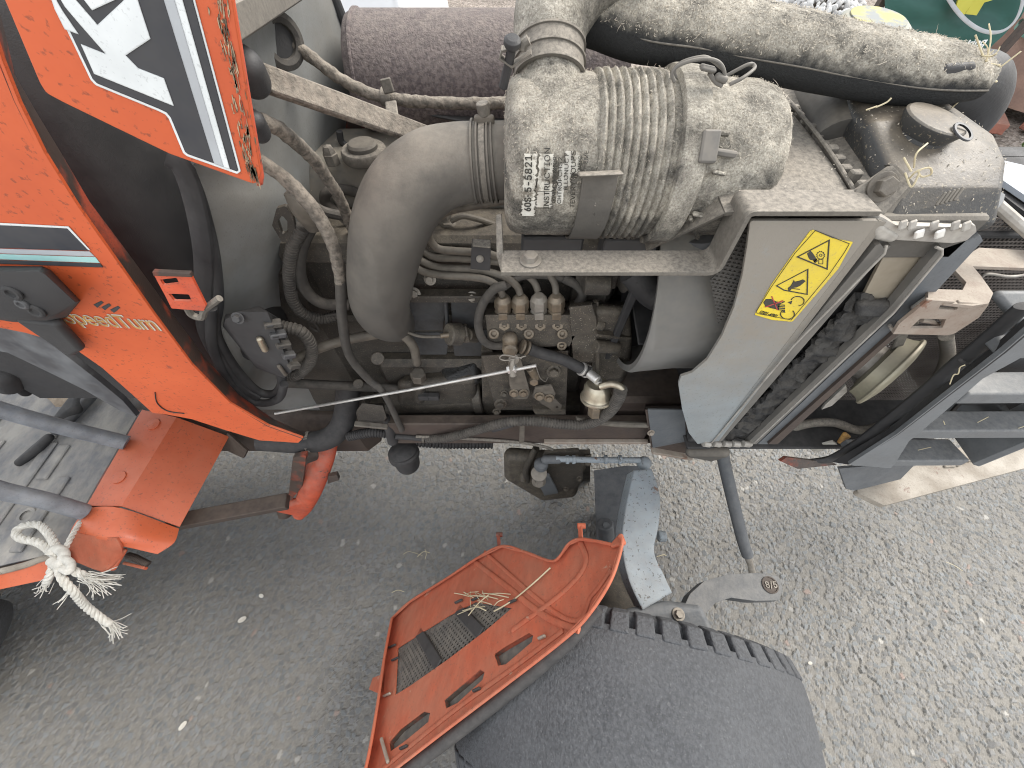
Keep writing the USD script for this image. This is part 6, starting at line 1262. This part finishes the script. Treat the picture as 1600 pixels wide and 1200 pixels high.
# weeds
m_leaf = usdkit.material(stage, '/World/Looks/weed_leaf', {'o': ('geometry', {}), 'n': ('noise_texture', {'scale': 12}), 'r': ('rgb_ramp', {'ramp': [(.3, (.05, .11, .02)), (.7, (.13, .20, .05))]}), 'd': ('principled_bsdf', {'roughness': .55}), 't': ('translucent_bsdf', {'color': (.12, .22, .04)}), 'm': ('mix_closure', {'fac': .3})},
    [('o.position', 'n.vector'), ('n.fac', 'r.fac'), ('r.color', 'd.base_color'), ('d.BSDF', 'm.closure1'), ('t.BSDF', 'm.closure2')], surface='m.closure')
def weed(p, h, n, lab, seed):
    rg = np.random.default_rng(seed); t_ = thing('weed', lab, 'weed'); st_ = []; lv_ = []
    for k in range(n):
        a = rg.uniform(0, 6.3); q = p + np.array([math.cos(a), math.sin(a), 0]) * rg.uniform(0, h * .35); top = q + np.array([math.cos(a) * .3, math.sin(a) * .3, rg.uniform(.5, 1)]) * h; st_.append(tube(np.array([q, (q + top) / 2 + rg.normal(0, .01, 3), top]), .003, 5, sm=3))
        for j in range(7):
            c = q + (top - q) * rg.uniform(.2, 1); d = unit(rg.normal(0, 1, 3) + Z_ * .3); s = unit(np.cross(d, rg.normal(0, 1, 3))); L = h * rg.uniform(.18, .34); V = np.array([c, c + d * L * .5 + s * L * .18, c + d * L - Z_ * L * .15, c + d * L * .5 - s * L * .18, c + d * L * .5 + Z_ * .004]); lv_.append(trimesh.Trimesh(V, [[0, 1, 4], [1, 2, 4], [2, 3, 4], [3, 0, 4]], process=False))
    part('stem', cat(st_), m_leaf, t_); part('leaves', cat(lv_), m_leaf, t_, False)
weed(np.array([3.45, 2.80, 0]), .10, 10, 'low green weed at the foot of the clay pot', 1)
weed(np.array([3.95, 2.85, 0]), .12, 12, 'bushier green weed right of the pot bricks', 2)
weed(np.array([.47, 1.90, 0]), .55, 9, 'green weed under the pale rail seen left behind the air cleaner', 3)
weed(np.array([.74, 1.95, 0]), .50, 9, 'green weed under the pale rail seen right behind the air cleaner', 4)
ft = thing('timber_rail', 'pale timber rail on a post seen between duct and air cleaner', 'rail')
part('rail', cbox((.1, 2.02, .57), (1.8, 2.06, .64), .006), M('pale_timber', (.50, .42, .30), (.38, .31, .22), 8, .8, stretch=(.3, 3, 3), bump=.001), ft)
for x in (.25, .86, 1.6): part('post', cbox((x, 2.065, 0), (x + .09, 2.12, .62), .006), MATS['pale_timber'], ft)
# gravel heap and dark slabs behind the duct
gh = []; rg = np.random.default_rng(9); ico = trimesh.creation.icosphere(1)
proto = UsdGeom.PointInstancer.Define(stage, '/World/gravel_heap'); setdata(proto.GetPrim(), label='heap of pale washed pebbles behind the intake duct', kind='stuff', category='gravel')
hv = ico.vertices * np.array([1, .8, .6]) * (1 + .25 * (meshkit.noise(ico.vertices * 2.2, 3)[:, None] - .5))
m_peb = usdkit.material(stage, '/World/Looks/pale_pebble', {'o': ('object_info', {}), 'r': ('rgb_ramp', {'ramp': [(0, (.30, .29, .28)), (.5, (.52, .51, .49)), (1, (.68, .67, .65))]}), 'p': ('principled_bsdf', {'roughness': .8})}, [('o.random', 'r.fac'), ('r.color', 'p.base_color')], surface='p.BSDF')
usdkit.mesh(stage, '/World/gravel_heap/pebble', (hv, ico.faces), m_peb, True)
proto.CreatePrototypesRel().SetTargets(['/World/gravel_heap/pebble']); pos, ori, sc = [], [], []
for k in range(2600):
    a, r = rg.uniform(0, 6.3), math.sqrt(rg.random()); x, y = r * math.cos(a), r * math.sin(a); z = .48 * (1 - r ** 1.4) + .012
    pos.append((2.65 + x * .75, 4.6 + y * .75, z)); q = unit(rg.normal(size=4)); ori.append(Gf.Quath(*[float(t) for t in q])); sc.append([rg.uniform(.018, .034)] * 3)
proto.CreatePositionsAttr(pos); proto.CreateOrientationsAttr(ori); proto.CreateScalesAttr(sc); proto.CreateProtoIndicesAttr([0] * len(pos))
for k, (x, y, z, a, lab) in enumerate(((2.75, 3.7, .0, .2, 'lowest dark stone slab stacked beside the gravel heap'), (2.80, 3.75, .11, -.15, 'middle dark stone slab stacked beside the gravel heap'), (2.72, 3.72, .22, .35, 'upper dark stone slab stacked beside the gravel heap'))):
    b = cbox((-.28, -.2, 0), (.28, .2, .10), .012); b.apply_transform(trimesh.transformations.rotation_matrix(a, Z_)); b.apply_translation((x, y, z)); obj('stone_slab', b, m_dark_grey, label=lab, category='stone slab')
wl = thing('boundary_wall', 'low rendered boundary wall closing the yard', 'wall')
part('wall_face', cbox((-12, 9.0, 0), (14, 9.25, 1.1), .01), M('rendered_wall', (.34, .32, .29), (.28, .26, .23), 2, .9, bump=.002, bs=60), wl); part('coping', cbox((-12, 8.96, 1.1), (14, 9.29, 1.18), .01), MATS['rendered_wall'], wl)
